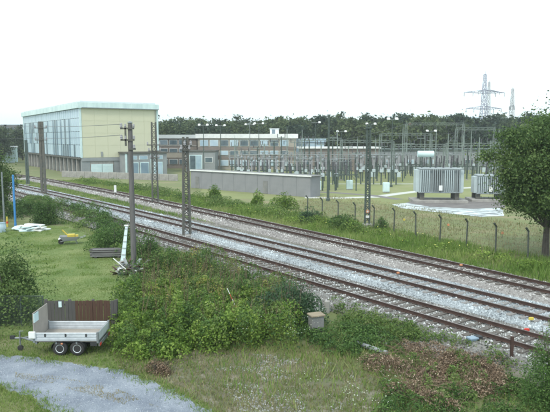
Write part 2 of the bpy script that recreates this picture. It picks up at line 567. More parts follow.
sl_w = MB().bbox(-1.3, 1.3, -.13, .13, 0, .16, .015).mesh('sleeper_wood', M['sleeper_wood'])
sl_c = MB().bbox(-1.3, 1.3, -.14, .14, 0, .16, .03).mesh('sleeper_concrete', M['sleeper_conc'])
track_txt = {
 'C': ('nearest railway track, dark timber sleepers in dirty brown grey ballast', sl_w),
 'B': ('middle railway track on clean pale blue grey ballast with concrete sleepers', sl_c),
 'A': ('farthest railway track beside the grassy fence line, dark sleepers among white stones', sl_w)}
for k in 'CBA':
    t = thing('railway_track', track_txt[k][0], 'railway track', tp(k, 20)[0], 0, 'parallel railway tracks')
    off = t.location
    for side in (-1, 1):
        b = MB()
        prof = [(-.07, .47), (-.012, .49), (-.012, .575), (-.036, .59), (-.036, .625), (.036, .625), (.036, .59), (.012, .575), (.012, .49), (.07, .47)]
        us = np.arange(U0, U1 + 1.5, 1.5)
        vs = []
        for u in us:
            p0, a = tp(k, float(u))
            s = Vector((sin(a), -cos(a), 0))
            for (o, z) in prof:
                o2 = o + side * .7525
                vs.append((p0.x + s.x * o2 - off.x, p0.y + s.y * o2 - off.y, z))
        n = len(prof); fs = []; 
        for i in range(len(us) - 1):
            for j in range(n - 1):
                fs.append((i * n + j, i * n + j + 1, (i + 1) * n + j + 1, (i + 1) * n + j))
        b.add(vs, fs)
        b.m = [(1 if (q % (n - 1)) == 4 else 0) for q in range(len(fs))]
        b.obj('rail', [M['rail'], M['rail_top']], t)
    clips = MB()
    u = U0 + .3; i = 0
    while u < U1 and i < 232:
        p, a = tp(k, u)
        jit = random.uniform(-.02, .02)
        o = inst('sleeper', track_txt[k][1], t, (p.x - off.x, p.y - off.y, .305 + random.uniform(-.008, .008)), (0, 0, a + pi / 2 + jit))
        if u < 70:
            s = Vector((sin(a), -cos(a), 0)); d = Vector((cos(a), sin(a), 0))
            for sd in (-.7525, .7525):
                for q in (-.12, .12):
                    c = p + s * (sd + q) - off
                    clips.box(c.x - .045, c.x + .045, c.y - .045, c.y + .045, .46, .51)
        u += .61; i += 1
    tag(clips.obj('rail_clip', M['rail'], t), kind='stuff')

def ballast_points(k, half, n_near, n_far, split=48):
    out = []
    for (a, b, n) in ((U0, split, n_near), (split, 130, n_far)):
        u = RNG.uniform(a, b, n); o = RNG.uniform(-half - .55, half + .55, n)
        nn = track_n(k, u)
        z = np.where(np.abs(o) < half, .405, .405 - (np.abs(o) - half) / .6 * .3)
        # sleepers and rails stay free of the bigger stones
        P = np.stack([U.x * u + NV.x * (nn + o), U.y * u + NV.y * (nn + o), z + .01], 1)
        out.append((P, u, o))
    P = np.concatenate([q[0] for q in out]); u = np.concatenate([q[1] for q in out]); o = np.concatenate([q[2] for q in out])
    return P, u, o
for k, half, nn, nf, lm, nm, cover in (('B', 1.85, 26000, 13000, 'st_b', 'pale_ballast_stones', .2), ('C', 1.7, 20000, 8000, 'st_c', 'dark_ballast_stones', .25),
                              ('A', 1.6, 15000, 10000, 'st_a', 'mixed_ballast_stones', .2)):
    P, u, o = ballast_points(k, half, nn, nf)
    ph = ((u - U0 - .3) % .61)
    on_sl = ((ph < .13) | (ph > .48)) & (np.abs(o) < 1.32)
    P[on_sl, 2] += .055
    keep = ~(on_sl & (RNG.random(len(P)) > cover * 2.2 * vnoise(P, 1.7, 8))) & (np.abs(np.abs(o) - .7525) > .09)
    P, u, o = P[keep], u[keep], o[keep]
    sz = RNG.uniform(.03, .07, len(P)) * np.where(u > 48, 1.8, 1.0)
    tint = np.clip(RNG.normal(.5, .22, len(P)) + (vnoise(P, 1.3, 3) - .5) * .4, 0, 1)
    if k in 'AC':   # bright new stones between the sleepers, in patches
        br = (RNG.random(len(P)) < .38) & (np.abs(o) < 1.5) & (vnoise(P, 2.2, 9) > .3)
        tint[br] = 1
    tag(stones(nm, P, sz, L_[lm], tint), kind='stuff')

# spoil: pale stones and slabs on the near shoulder of track C
u = RNG.uniform(12, 40, 6000); o = RNG.normal(-2.55, .38, 6000)
nn = track_n('C', u) + o
P = np.stack([U.x * u + NV.x * nn, U.y * u + NV.y * nn, np.full(6000, .05)], 1)
P = P[vnoise(P, 1.1, 5) > .38]
tag(stones('trackside_rubble', P, RNG.uniform(.03, .10, len(P)), L_['rubble'], RNG.normal(.55, .25, len(P))), kind='stuff')
# stray stones over the cess between tracks A and B
u = RNG.uniform(10, 70, 20000); o = RNG.uniform(2.1, 6.4, 20000)
nn = track_n('B', u) + o
P = np.stack([U.x * u + NV.x * nn, U.y * u + NV.y * nn, np.full(20000, .12)], 1)
tag(stones('cess_gravel', P, RNG.uniform(.02, .06, len(P)), L_['st_a'], RNG.normal(.3, .2, len(P))), kind='stuff')

# ------------------------------------------------------------------ sheets of ground cover
def gp(*pts):
    return [tuple(G(x, y))[:2] for x, y in pts]

lawn_poly = gp((-30, 232), (40, 226), (66, 226), (96, 238), (118, 262), (128, 300), (118, 330), (60, 334), (-40, 334))
sheet('lawn', rough_poly(lawn_poly, .25, 1.2, 3), .004, M['lawn'])
road_poly = gp((-60, 350), (0, 355), (60, 361), (120, 371), (165, 387), (205, 408), (240, 440), (120, 470), (75, 425), (35, 398), (0, 386), (-60, 380))
sheet('gravel_road', rough_poly(road_poly, .17, .22, 5), .008, M['road'])
dirt_poly = gp((150, 352), (230, 350), (330, 362), (380, 378), (400, 430), (230, 430), (205, 404), (165, 384), (120, 368))
sheet('dirt_patch', rough_poly(dirt_poly, .3, .6, 7), .004, M['dirt'])
sub_poly = [(-60, 64), (5, 56.5), (14, 50), (24, 34), (60, 20), (120, 60), (110, 176), (-90, 176), (-70, 110), (-28, 104)]
sheet('substation_grass', sub_poly, .004, M['dry_grass'])
sub2 = [(-10, 84), (8, 79), (22, 72), (60, 62), (110, 70), (100, 160), (-20, 160)]
sheet('substation_lawn', rough_poly(sub2, .6, 3, 2), .008, M['sub_grass'])
def ribbon(name, pts, m, z):
    L, R = [], []
    for i, (x, y, wd) in enumerate(pts):
        p = G(x, y)
        a = G(*pts[max(0, i - 1)][:2]); c = G(*pts[min(len(pts) - 1, i + 1)][:2])
        d = (c - a).normalized(); s = Vector((d.y, -d.x, 0))
        L.append((p + s * wd)[:2]); R.append((p - s * wd)[:2])
    return sheet(name, L + R[::-1], z, m)
ribbon('service_path', [(305, 197.5, 1.1), (340, 198, 1.0), (375, 197, 1.0), (400, 193.5, .9), (430, 190, .9), (500, 186, .9)], M['path'], .012)
ribbon('dark_service_path', [(300, 191.5, .9), (330, 192.5, .9), (372, 195.5, .8), (400, 199.5, .8)], M['asphalt'], .016)
ribbon('service_path', [(330, 184, .5), (380, 184, .7), (420, 184, .7)], M['path'], .02)
ribbon('service_path', [(250, 176.5, .8), (330, 171.5, .8), (390, 171.5, .8), (430, 171, .8)], M['path'], .02)
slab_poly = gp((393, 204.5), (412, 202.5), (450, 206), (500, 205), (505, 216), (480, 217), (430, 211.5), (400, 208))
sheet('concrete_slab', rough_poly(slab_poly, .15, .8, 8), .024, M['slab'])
sheet('dark_transformer_base', gp((406, 203), (420, 198), (505, 199), (505, 208), (470, 209), (430, 207)), .028, M['asphalt'])

# ------------------------------------------------------------------ grass and weeds
def dens(poly, per_m2, cap=90000):
    return int(min(cap, area(poly) * per_m2))
def grass(name, poly, per, h, wd, lm, seed=1, z=0.0, lean=.35, mask=None, tc=.5, cap=90000):
    P = sample_poly(poly, dens(poly, per, cap), z)
    if mask is not None:
        P = P[vnoise(P, mask[0], seed) > mask[1]]
    nz = vnoise(P, 2.5, seed + 20)
    hh = h * RNG.uniform(.5, 1.2, len(P)) * (.6 + .8 * nz)
    t = np.clip(RNG.normal(tc, .2, len(P)) + (vnoise(P, 4, seed + 5) - .5) * .8 + (vnoise(P, .9, seed + 6) - .5) * .5, 0, 1)
    return tag(blades(name, P, hh, wd, L_[lm], t, lean=lean), kind='stuff')

grass('lawn_grass', rough_poly(lawn_poly, .1, 2), 330, .045, .013, 'lawn', 2, cap=110000, lean=.8)
grass('lawn_tussocks', rough_poly(lawn_poly, .1, 2), 160, .13, .014, 'grass', 27, mask=(.9, .72), cap=50000, lean=.6)
near_veg = gp((120, 372), (110, 345), (122, 300), (128, 262), (100, 236), (60, 214), (20, 200), (-20, 196), (-30, 188))
near_veg += [tuple(tp('C', u, -3.6)[0])[:2] for u in (98, 80, 62, 48, 38, 30, 24, 19, 14, 9)]
near_veg += gp((640, 412), (400, 440), (300, 420), (230, 390))
grass('bank_grass', near_veg, 75, .32, .020, 'grass', 4, cap=90000)
grass('dry_verge_grass', gp((110, 350), (230, 340), (330, 345), (400, 370), (420, 440), (250, 440), (210, 408), (165, 385), (120, 370)), 260, .13, .014, 'dry', 7, mask=(1.3, .2), cap=60000)
grass('dirt_patch_grass', gp((150, 352), (230, 345), (330, 345), (400, 370), (420, 440), (250, 440), (205, 405)), 120, .16, .012, 'grass', 33, mask=(1.0, .4), cap=26000)
grass('verge_grass', gp((-40, 334), (118, 334), (150, 352), (165, 384), (120, 370), (60, 360), (0, 354.5), (-40, 352)), 240, .11, .014, 'grass', 9, cap=20000)
grass('road_median_grass', gp((15, 373), (60, 377), (120, 390), (160, 408), (150, 412), (100, 398), (50, 384), (15, 378)), 420, .06, .014, 'dry', 12, mask=(.5, .42), cap=16000)
grass('roadside_grass', gp((-50, 382), (0, 388), (35, 400), (72, 428), (40, 450), (-50, 430)), 500, .14, .013, 'grass', 13, cap=22000)
far_verge = [tuple(tp('A', u, 2.3)[0])[:2] for u in (8, 20, 30, 40, 55, 70, 90, 120)] + \
            [tuple(tp('A', u, 9.5)[0])[:2] for u in (120, 90, 70, 55, 40, 30, 20, 8)]
grass('far_verge_grass', far_verge, 55, .45, .03, 'grass', 15, tc=.6, cap=60000)
grass('enclosure_dry_grass', [tuple(tp('A', u, 7)[0])[:2] for u in (10, 25, 40, 60)] + gp((330, 196), (400, 204), (480, 218), (620, 235)), 14, .25, .03, 'dry', 16, cap=22000)
siding = [tuple(tp('A', u, -2.4)[0])[:2] for u in (50, 65, 80, 100, 125)] + [tuple(tp('B', u, 2.6)[0])[:2] for u in (125, 100, 80, 65)]
grass('midtrack_grass', siding, 40, .35, .035, 'grass', 18, z=.1, cap=26000)
mid2 = [tuple(tp('A', u, -2.2)[0])[:2] for u in (24, 36, 50, 60)] + [tuple(tp('B', u, 3.6)[0])[:2] for u in (60, 50, 36, 24)]
grass('midtrack_weeds', mid2, 45, .2, .02, 'dry', 19, z=.1, mask=(1.6, .5), cap=16000)

# tufts creeping over the road edge
P = []
for i in range(len(road_poly)):
    a = Vector(road_poly[i]); c = Vector(road_poly[(i + 1) % len(road_poly)])
    k = int((c - a).length * 240)
    t = RNG.random(k)
    q = np.outer(1 - t, a) + np.outer(t, c) + RNG.normal(0, .22, (k, 2))
    P.append(np.column_stack([q, np.full(k, .008)]))
P = np.concatenate(P); P = P[vnoise(P, .45, 66) > .42]
tag(blades('road_edge_grass', P, RNG.uniform(.05, .16, len(P)), RNG.uniform(.008, .014, len(P)), L_['grass'], RNG.normal(.5, .25, len(P)), lean=.6), kind='stuff')
# road stones, dirt stones
P = sample_poly(road_poly, 16000, .008)
tag(stones('road_gravel', P, RNG.uniform(.008, .028, len(P)), L_['st_road'], RNG.normal(.5, .25, len(P)), flat=.5), kind='stuff')
P = sample_poly(gp((210, 362), (240, 352), (330, 362), (370, 385), (340, 412), (240, 412)), 5500, .004)
P = P[vnoise(P, .8, 31) > .55]
tag(stones('dirt_rubble', P, RNG.uniform(.012, .05, len(P)), L_['rubble'], RNG.normal(.5, .25, len(P))), kind='stuff')

# ------------------------------------------------------------------ bushes
def dome_points(n, cx, cy, rx, ry, h, z0=0.0, shell=.25):
    a = RNG.uniform(0, 2 * pi, n)
    zz = RNG.uniform(0, 1, n)
    r = np.sqrt(1 - zz ** 2) * (1 - np.abs(RNG.normal(0, shell, n)))
    zf = zz * (1 - np.abs(RNG.normal(0, shell * .6, n)))
    return np.stack([cx + rx * r * np.cos(a), cy + ry * r * np.sin(a), z0 + h * zf], 1)

def bumpy_bush(n, r, h, lumps, seed, ry=None):
    """points and tints over many overlapping domes"""
    rr = np.random.default_rng(seed)
    ry = ry or r
    pts, ts = [], []
    for i in range(lumps):
        a = rr.uniform(0, 2 * pi); q = rr.uniform(0, .75) if i else 0
        s = rr.uniform(.35, .6) if i else .8
        cx, cy = r * q * cos(a), ry * q * sin(a)
        zt = h * (s + (1 - q) * .35) * rr.uniform(.85, 1.1)
        zt = min(zt, h * 1.08)
        k = int(n / lumps)
        P = dome_points(k, cx, cy, r * s, ry * s, zt)
        pts.append(P)
        ts.append(np.clip(RNG.normal(.45, .2, k) + rr.uniform(-.22, .22), 0, 1))
    return np.concatenate(pts), np.concatenate(ts)

def bush(name, label, cat, loc, r, h, n, size, lm, seed, lumps=9, ry=None, group=None, stems=7):
    t = thing(name, label, cat, (loc[0], loc[1], loc[2] if len(loc) > 2 else 0), 0, group)
    P, ti = bumpy_bush(n, r, h, lumps, seed, ry)
    leaves('foliage', P, size * RNG.uniform(.6, 1.2, len(P)), L_[lm], ti, t, up=.5)
    b = MB(); rr = random.Random(seed)
    for i in range(stems):
        a = rr.uniform(0, 2 * pi); q = rr.uniform(.1, .6)
        b.tube((0.1 * cos(a), .1 * sin(a), -.05), (r * q * cos(a), (ry or r) * q * sin(a), h * .8), .03, .01, 5)
    b.obj('stems', M['bark'], t)
    return t

def leafmass(name, polys, lm, seed, size, kind='stuff', label=None):
    """many small domes over an area: one uncountable thicket"""
    pts, ts = [], []
    rr = np.random.default_rng(seed)
    for poly, n_d, r0, r1, h0, h1, per in polys:
        C = sample_poly(poly, n_d)
        hn = vnoise(C, 3.5, seed)
        for i, c in enumerate(C):
            r = rr.uniform(r0, r1)
            h = (h0 + (h1 - h0) * hn[i]) * rr.uniform(.8, 1.2)
            P = dome_points(per, c[0], c[1], r, r * rr.uniform(.8, 1.2), h, shell=.15)
            pts.append(P)
            ts.append(np.clip(RNG.normal(.45, .2, per) + rr.uniform(-.25, .25), 0, 1))
    P = np.concatenate(pts); t = np.concatenate(ts)
    o = leaves(name, P, size * RNG.uniform(.5, 1.25, len(P)), L_[lm], t, up=.7, aspect=.7)
    return tag(o, label=label, kind=kind)

thick = gp((112, 330), (122, 302), (150, 285), (200, 290), (262, 300), (300, 320), (310, 345), (250, 352), (190, 356), (150, 365), (118, 350))
leafmass('bramble_thicket', [(thick, 150, .3, .8, .5, 1.9, 330)], 'bramble', 5, .11)
leafmass('nettle_thicket', [(thick, 75, .25, .7, .5, 2.1, 260)], 'mixed', 5, .09)
leafmass('dark_shrub_thicket', [(thick, 50, .3, .8, .5, 2.0, 280)], 'shrub', 5, .10)
thick2 = gp((130, 285), (150, 255), (190, 262), (250, 282), (300, 292), (262, 312), (200, 300))
leafmass('weed_thicket', [(thick2, 150, .45, .95, .6, 1.7, 250)], 'mixed', 6, .105)
leafmass('dark_weed_thicket', [(thick2, 60, .4, .9, .6, 1.8, 230)], 'shrub', 6, .11)
leafmass('yellowing_weeds', [(gp((150, 262), (200, 262), (262, 290), (320, 318), (300, 345), (200, 345), (150, 320)), 70, .2, .45, .6, 1.8, 110)], 'yellowing', 61, .1)
br = MB()
for c in sample_poly(gp((140, 262), (200, 265), (310, 300), (300, 340), (140, 340)), 420):
    a = random.uniform(0, 6.28); q = random.uniform(.1, .5)
    br.tube((c[0], c[1], .6), (c[0] + q * cos(a), c[1] + q * sin(a), random.uniform(1.2, 2.1)), .010, .004, 3)
tag(br.obj('dry_weed_stems', mat('brown_weed_stem', (.20, .14, .10), (.12, .085, .06), 5, .9)), kind='stuff')
thick3 = gp((20, 214), (60, 214), (100, 238), (125, 262), (135, 240), (110, 222), (70, 207), (30, 199))
leafmass('lineside_scrub', [(thick3, 130, .6, 1.2, .5, 1.5, 190)], 'mixed', 8, .15)
thick8 = gp((64, 210), (84, 222), (96, 236), (118, 258), (138, 262), (134, 240), (108, 221), (80, 210))
leafmass('lawn_edge_shrubs', [(thick8, 75, .5, 1.1, .8, 1.9, 200)], 'shrub', 29, .14)
thick7 = gp((-30, 214), (0, 212), (34, 205), (34, 216), (0, 224), (-30, 226))
leafmass('garden_edge_scrub', [(thick7, 60, .6, 1.2, .6, 1.6, 180)], 'shrub', 28, .16)
thick4 = gp((300, 335), (345, 322), (400, 345), (380, 362), (330, 356))
leafmass('low_weed_patch', [(thick4, 60, .3, .6, .25, .55, 160)], 'shrub', 9, .09)
thick5 = gp((330, 300), (350, 310), (400, 325), (440, 338), (505, 358), (520, 375), (470, 352), (400, 342), (345, 325))
leafmass('shoulder_weeds', [(thick5, 190, .25, .55, .2, .55, 130)], 'mixed', 19, .08)
thick6 = gp((380, 385), (430, 395), (520, 380), (530, 412), (560, 440), (380, 440))
leafmass('roadside_weeds', [(thick6, 75, .25, .5, .2, .5, 170)], 'shrub', 21, .07)
gl = [tuple(tp('A', u, 4.0)[0])[:2] for u in (14, 30, 48, 66, 90, 115)] + [tuple(tp('A', u, 7.2)[0])[:2] for u in (115, 90, 66, 48, 30, 14)]
gs = [tuple(tp('A', u, 4.6)[0])[:2] for u in (38, 50, 66, 90, 115)] + [tuple(tp('A', u, 8.6)[0])[:2] for u in (115, 90, 66, 50, 38)]
leafmass('far_verge_scrub', [(gs, 130, .6, 1.3, .5, 1.5, 150)], 'mixed', 24, .16)
leafmass('far_verge_weeds', [(gl, 170, .5, 1.1, .35, 1.0, 130)], 'bramble', 22, .15)

bush('round_bush', 'round dark green bush between the blue pole and the tracks', 'bush', G(47, 224), 1.55, 3.1, 7000, .15, 'shrub', 31, 7)
bush('shrub', 'dense dark green shrub at the track side of the brambles, above the concrete box', 'shrub', G(292, 322), 1.9, 2.1, 7000, .12, 'bluish', 32, 9)
bush('shrub', 'mid green shrub right behind the foot of the tall pole', 'shrub', G(148, 268), 1.8, 2.5, 6000, .13, 'shrub', 33, 8)
bush('shrub', 'green shrub between the leaning pale board and the grey timber stack', 'shrub', G(112, 250), 1.6, 2.0, 4500, .14, 'shrub', 34, 7)
bush('leafy_bush', 'tall bush with yellow green leaves at the left edge behind the wire fence', 'bush', G(13, 318), 2.7, 4.0, 15000, .13, 'tree', 35, 10)
bush('corner_bush', 'leafy green bush in the lower right corner of the view', 'bush', (9.0, 17.8, 0), 1.35, 3.1, 12000, .075, 'shrub', 36, 10)
bush('small_bush', 'small yellow green bush before the left half of the grey shed', 'bush', G(214, 201), 1.5, 2.2, 2000, .22, 'bramble', 37, 5)
bush('small_bush', 'small round bush before the middle of the grey shed', 'bush', G(258, 206), 1.2, 2.1, 1700, .22, 'bramble', 38, 5)
bush('small_bush', 'small spreading yellow green bush before the right half of the grey shed', 'bush', G(284, 209), 1.9, 2.0, 2200, .22, 'bramble', 39, 6)
bush('verge_bush', 'dark green bush by the right corner of the grey shed, on the track verge', 'bush', G(309, 223), 1.6, 1.7, 2800, .18, 'bluish', 40, 7)
bush('verge_bush', 'low green bush left of the mast with the orange disc', 'bush', G(345, 228), 1.9, 1.4, 2600, .18, 'shrub', 41, 7)
bush('verge_bush', 'small dark bush right of the mast with the orange disc', 'bush', G(381, 229), 1.0, 1.1, 1500, .15, 'shrub', 42, 5)
bush('brown_weed_clump', 'dry grey brown weed clump at the bottom edge of the brambles', 'weeds', G(160, 372), .7, .5, 1500, .07, 'dead', 43, 5)

# heap of dead stalks
heap = gp((365, 362), (392, 346), (440, 350), (500, 366), (505, 392), (450, 412), (385, 400))
pts = []
C = sample_poly(heap, 190)
C = C[vnoise(C, 1.1, 77) > .33]
for c in C:
    pts.append(dome_points(170, c[0], c[1], RNG.uniform(.3, .6), RNG.uniform(.3, .6), RNG.uniform(.2, .5)))
P = np.concatenate(pts)
tag(leaves('dead_stalk_heap', P, RNG.uniform(.03, .11, len(P)), L_['dead'], RNG.normal(.52, .3, len(P)), up=.3, aspect=.4), kind='stuff')
leafmass('weeds_in_the_heap', [(heap, 48, .1, .35, .25, .6, 90)], 'mixed', 71, .085)
b = MB()
for c in sample_poly(heap, 420):
    a = random.uniform(0, 2 * pi); l = random.uniform(.3, .9); e = random.uniform(.1, .6)
    b.tube((c[0], c[1], random.uniform(.05, .3)), (c[0] + l * cos(a), c[1] + l * sin(a), .1 + e * l), .009, .004, 3)
tag(b.obj('dead_stalks', mat('dry_stalk', (.22, .16, .11), (.13, .09, .07), 5, .9)), kind='stuff')
# blossoms
def blossoms(name, poly, n, z0, z1, seed):
    P = sample_poly(poly, n)
    P = P[vnoise(P, .7, seed) > .5]
    P[:, 2] = RNG.uniform(z0, z1, len(P))
    tag(leaves(name, P, RNG.uniform(.03, .06, len(P)), L_['flower'], RNG.random(len(P)), up=1.5, aspect=.9), kind='stuff')
blossoms('white_blossoms', gp((345, 372), (400, 380), (410, 440), (330, 412)), 420, .1, .5, 3)
blossoms('white_blossoms', gp((235, 335), (320, 330), (322, 352), (238, 356)), 260, .6, 1.1, 4)
blossoms('white_blossoms', gp((260, 376), (330, 370), (340, 400), (280, 405)), 140, .05, .2, 6)
P = sample_poly(gl, 150); P[:, 2] = RNG.uniform(.5, 1.0, len(P))
tag(leaves('yellow_blossoms', P, .13, tint_mat('yellow_blossom', [(.5, .5, .1), (.7, .65, .2)]), RNG.random(len(P)), up=1.5), kind='stuff')

# ------------------------------------------------------------------ trees
def tree_data(seed, h, trunk_h, rx, rz, clumps, per, leaf, clump_r, trunk_r=.2, limbs=True, boxy=False):
    rr = np.random.default_rng(seed)
    wood = MB()
    n = 6
    pts = [Vector((0, 0, -.2))]
    for i in range(1, n + 1):
        f = i / n
        pts.append(Vector((rr.normal(0, .03) * h * f, rr.normal(0, .03) * h * f, h * .82 * f)))
    for i in range(n):
        wood.tube(pts[i], pts[i + 1], trunk_r * (1 - i / (n + .5)), trunk_r * (1 - (i + 1) / (n + .5)), 8, cap=False)
    cz = (h + trunk_h) / 2
    P, T, Z = [], [], []
    for i in range(clumps):
        d = rr.normal(size=3); d /= np.linalg.norm(d)
        if boxy: d = d / (np.abs(d) ** 5).sum() ** .2
        q = rr.uniform(.45, 1.0) ** .6
        lob = .82 + .25 * math.sin(3 * math.atan2(d[1], d[0]) + seed) + .12 * math.sin(5 * d[2] + seed)
        c = np.array([d[0] * rx * q * lob, d[1] * rx * q * lob, cz + d[2] * rz * q * (.9 + .15 * math.sin(4 * d[0] + seed))])
        if limbs and i % 2 == 0:
            zi = max(trunk_h * .7, c[2] - rx * .45)
            k = min(n - 1, int(zi / (h * .82) * n)); s = pts[k].lerp(pts[k + 1], .5)
            m = s.lerp(Vector(c), .5) + Vector((0, 0, .15 * rx * .3))
            wood.tube(s, m, trunk_r * .28, trunk_r * .16, 5, cap=False)
            wood.tube(m, Vector(c), trunk_r * .16, trunk_r * .05, 4, cap=False)
        k = per
        p = rr.normal(size=(k, 3)) * np.array([1, 1, .62]) * clump_r * rr.uniform(.5, 1.1) * .55 + c
        P.append(p); T.append(np.clip(rr.normal(.45, .17, k) + rr.uniform(-.27, .27), 0, 1))
    P = np.concatenate(P); T = np.concatenate(T)
    P[:, 2] = np.maximum(P[:, 2], trunk_h * .6)
    return wood, P, T

def tree(name, label, cat, loc, seed, h, trunk_h, rx, rz, clumps, per, leaf, clump_r, lm, trunk_r=.2, group=None, up=.4, boxy=False):
    t = thing(name, label, cat, loc, 0, group)
    wd, P, T = tree_data(seed, h, trunk_h, rx, rz, clumps, per, leaf, clump_r, trunk_r, True, boxy)
    wd.obj('trunk', M['bark'], t, smooth=True)
    leaves('crown', P, leaf * RNG.uniform(.6, 1.2, len(P)), L_[lm], T, t, up=up)
    return t

# large tree inside the fence, right edge
p = G(541, 257)
tree('broadleaf_tree', 'big broad green tree at the right edge, its trunk inside the wire fence', 'tree', Vector((p.x + .3, p.y, 0)), 7, 10.1, 2.6, 3.3, 3.6, 230, 330, .21, 1.25, 'tree', .28, boxy=True)
p2 = Vector((23.0, 46, 0))
tree('slender_tree', 'taller thin tree whose loose top twigs rise above the big tree at the right edge', 'tree', p2, 12, 12.6, 4, 2.6, 4.6, 60, 60, .24, 1.0, 'bluish', .2)
tree('garden_tree', 'dark green tree at the left edge in front of the tall hall', 'tree', (-30.0, 62, 0), 21, 7.6, .6, 2.2, 3.5, 120, 170, .24, 1.2, 'tree', .2)

cnt = {}
# far wood, row on row
protos = []
for i, (h, rx, lm) in enumerate(((16, 6.0, 'far'), (17, 5.5, 'far2'), (15, 6.5, 'far3'), (17.5, 5.0, 'far'), (14, 6.5, 'far2'), (16, 6, 'far3'))):
    wd, P, T = tree_data(50 + i, h, 2.0, rx, (h - 2) / 2, 70, 42, .9, 2.4, .4, limbs=False)
    wm = wd.mesh('far_trunk', M['bark'])
    lmsh = np_mesh('far_crown', leaf_verts(P, 1.15 * RNG.uniform(.6, 1.2, len(P)), .4), 4, L_[lm], T)
    protos.append((wm, lmsh))
rr = random.Random(9)
def far_tree(x, y, k, s, label, group):
    t = thing('far_tree', label, 'tree', (x, y, 0), rr.uniform(0, 6.28), group)
    inst('trunk', protos[k][0], t, scl=(s, s, s)); inst('crown', protos[k][1], t, scl=(s * 1.1, s * 1.1, s))
for row, (Y, step, n) in enumerate(((205, 7.5, 28), (232, 8.5, 30), (262, 9.5, 32))):
    for i in range(-int(n * .38), n):
        px = -40 + i * (640 / n) + rr.uniform(-6, 6)
        Yj = Y + rr.uniform(-9, 9)
        # skyline of the photograph in picture rows
        sk = np.interp(px, [-40, 0, 25, 100, 160, 180, 250, 300, 400, 450, 500, 560, 620],
                       [124, 126, 128, 122, 121, 119, 120, 117, 116, 116.5, 116, 114, 113])
        ztop = Z_at(sk - 2.2, Yj)
        k = rr.choice([0, 1, 3, 4, 0, 1, 2, 5]) if row else rr.choice([0, 1, 2, 2, 3, 4, 5])
        hh = (16, 17, 15, 17.5, 14, 16)[k]
        s = (ztop + rr.uniform(-.9, .5)) / (hh * 1.0)
        if row == 0: s *= rr.uniform(.8, 1.0)
        if 45 < px < 145 or px > 590: continue
        land = [q for q in (((-999, 45), 'left of the tall hall'), ((145, 200), 'above the brown brick office'), ((200, 300), 'above the long ochre office'),
                ((300, 345), 'above the blue workshop'), ((345, 400), 'left of the large transformer'), ((400, 455), 'above the large transformer'),
                ((455, 515), 'around the lattice pylon'), ((515, 640), 'behind the big right tree')) if q[0][0] <= px < q[0][1]][0][1]
        cnt[row, land] = cnt.get((row, land), 0) + 1
        kindw = {0: 'green', 1: 'dark green', 2: 'olive green', 3: 'green', 4: 'dark green', 5: 'olive green'}[k]
        far_tree(X_at(px, Yj), Yj, k, s, kindw + ' ' + ('front row', 'middle row', 'skyline')[row] + ' tree of the wood, ' + ORD[cnt[row, land] - 1] + ' from left ' + land,
                 ('front row of the wood', 'middle of the wood', 'skyline of the wood')[row])
# undergrowth that closes the wood
uy = []
for i in range(205):
    px = -310 + i * 4.6
    uy.append((X_at(px, 285), 285))
P = []
for (x, y) in uy:
    P.append(dome_points(150, x, y + RNG.uniform(-6, 6), 4.5, 4, RNG.uniform(10, 13.5), shell=.12))
P = np.concatenate(P)
tag(leaves('wood_undergrowth', P, 1.6 * RNG.uniform(.6, 1.2, len(P)), L_['far2'], RNG.normal(.4, .2, len(P)), up=.3), kind='stuff')
# low distant hill at the right, haze painted into its bluish colour
b = MB()
R = 26; vs = []
for i in range(R + 1):
    f = i / R; x = -900 + 3200 * f
    hgt = 30 + 34 * math.exp(-((x - 560) / 260) ** 2) + 6 * math.sin(f * 17)
    vs += [(x, 1500, -1), (x, 1750, hgt), (x, 2100, -1)]
fs = []
for i in range(R):
    a = i * 3
    fs += [(a, a + 3, a + 4, a + 1), (a + 1, a + 4, a + 5, a + 2)]
b.add(vs, fs)
tag(b.obj('hills', M['hill']), kind='structure')

# ------------------------------------------------------------------ tall hall, upper left
hall = thing('industrial_hall', 'tall hall with pale yellow windowless front and long blue glazed side', 'building', (-43.2, 132, 0), radians(33))
HW, HL, HT = 18.0, 66.0, 15.1
MB().box(.05, HW - .05, .04, .4, 4.1, HT - .01).obj('front_wall', M['yellow_wall'], hall)
cpm = MB().bbox(.015, (HW - .6) / 6 - .015, -.0, .036, 0, (HT - 4.14) / 4 - .03, .008).mesh('cladding_panel', M['yellow_wall'])
for i in range(6):
    for j in range(4):
        inst('cladding_panel', cpm, hall, (.3 + i * (HW - .6) / 6, 0, 4.12 + j * (HT - 4.14) / 4))
MB().tube((HW - .45, -.12, .3), (HW - .45, -.12, HT - .05), .07, n=8).obj('downpipe', M['galv'], hall)
MB().box(.3, HW + .3, -.62, -.501, HT - .02, HT + .16).obj('gutter', M['galv'], hall)
MB().box(.3, HW, .4, HL, 4.1, HT - .3).box(1.2, HW - .3, 1.0, HL - .4, 0, 4.1).obj('inner_wall', M['dark_void'], hall)
MB().box(-.5, HW + .4, -.5, HL + .5, HT, HT + 1.25).obj('roof_fascia', M['fascia'], hall)
MB().box(.2, HW - .3, .2, HL - .2, HT + 1.25, HT + 1.6).obj('roof', M['roof'], hall)
MB().box(-.12, .28, -.1, .25, 4.1, HT - .02).obj('corner_trim', M['cyanwhite'], hall)
MB().box(HW - .1, HW + .3, -.12, .3, 0, HT - .02).obj('corner_trim', M['cyanwhite'], hall)
MB().box(-.12, .3, HL - .5, HL, 3.6, HT - .02).obj('corner_trim', M['cyanwhite'], hall)
gpm = {}
rr = random.Random(3)
npan = 32
pw = (HL - .8) / npan
rows = ((4.2, 6.9), (7.0, 9.9), (10.0, 12.9), (13.0, 15.0))
for ri, (z0, z1) in enumerate(rows):
    for mi, mm in enumerate(('gp1', 'gp2', 'gp3')):
        gpm[ri, mi] = MB().box(0, .22, .06, pw - .06, z0, z1).mesh('facade_panel', M[mm])
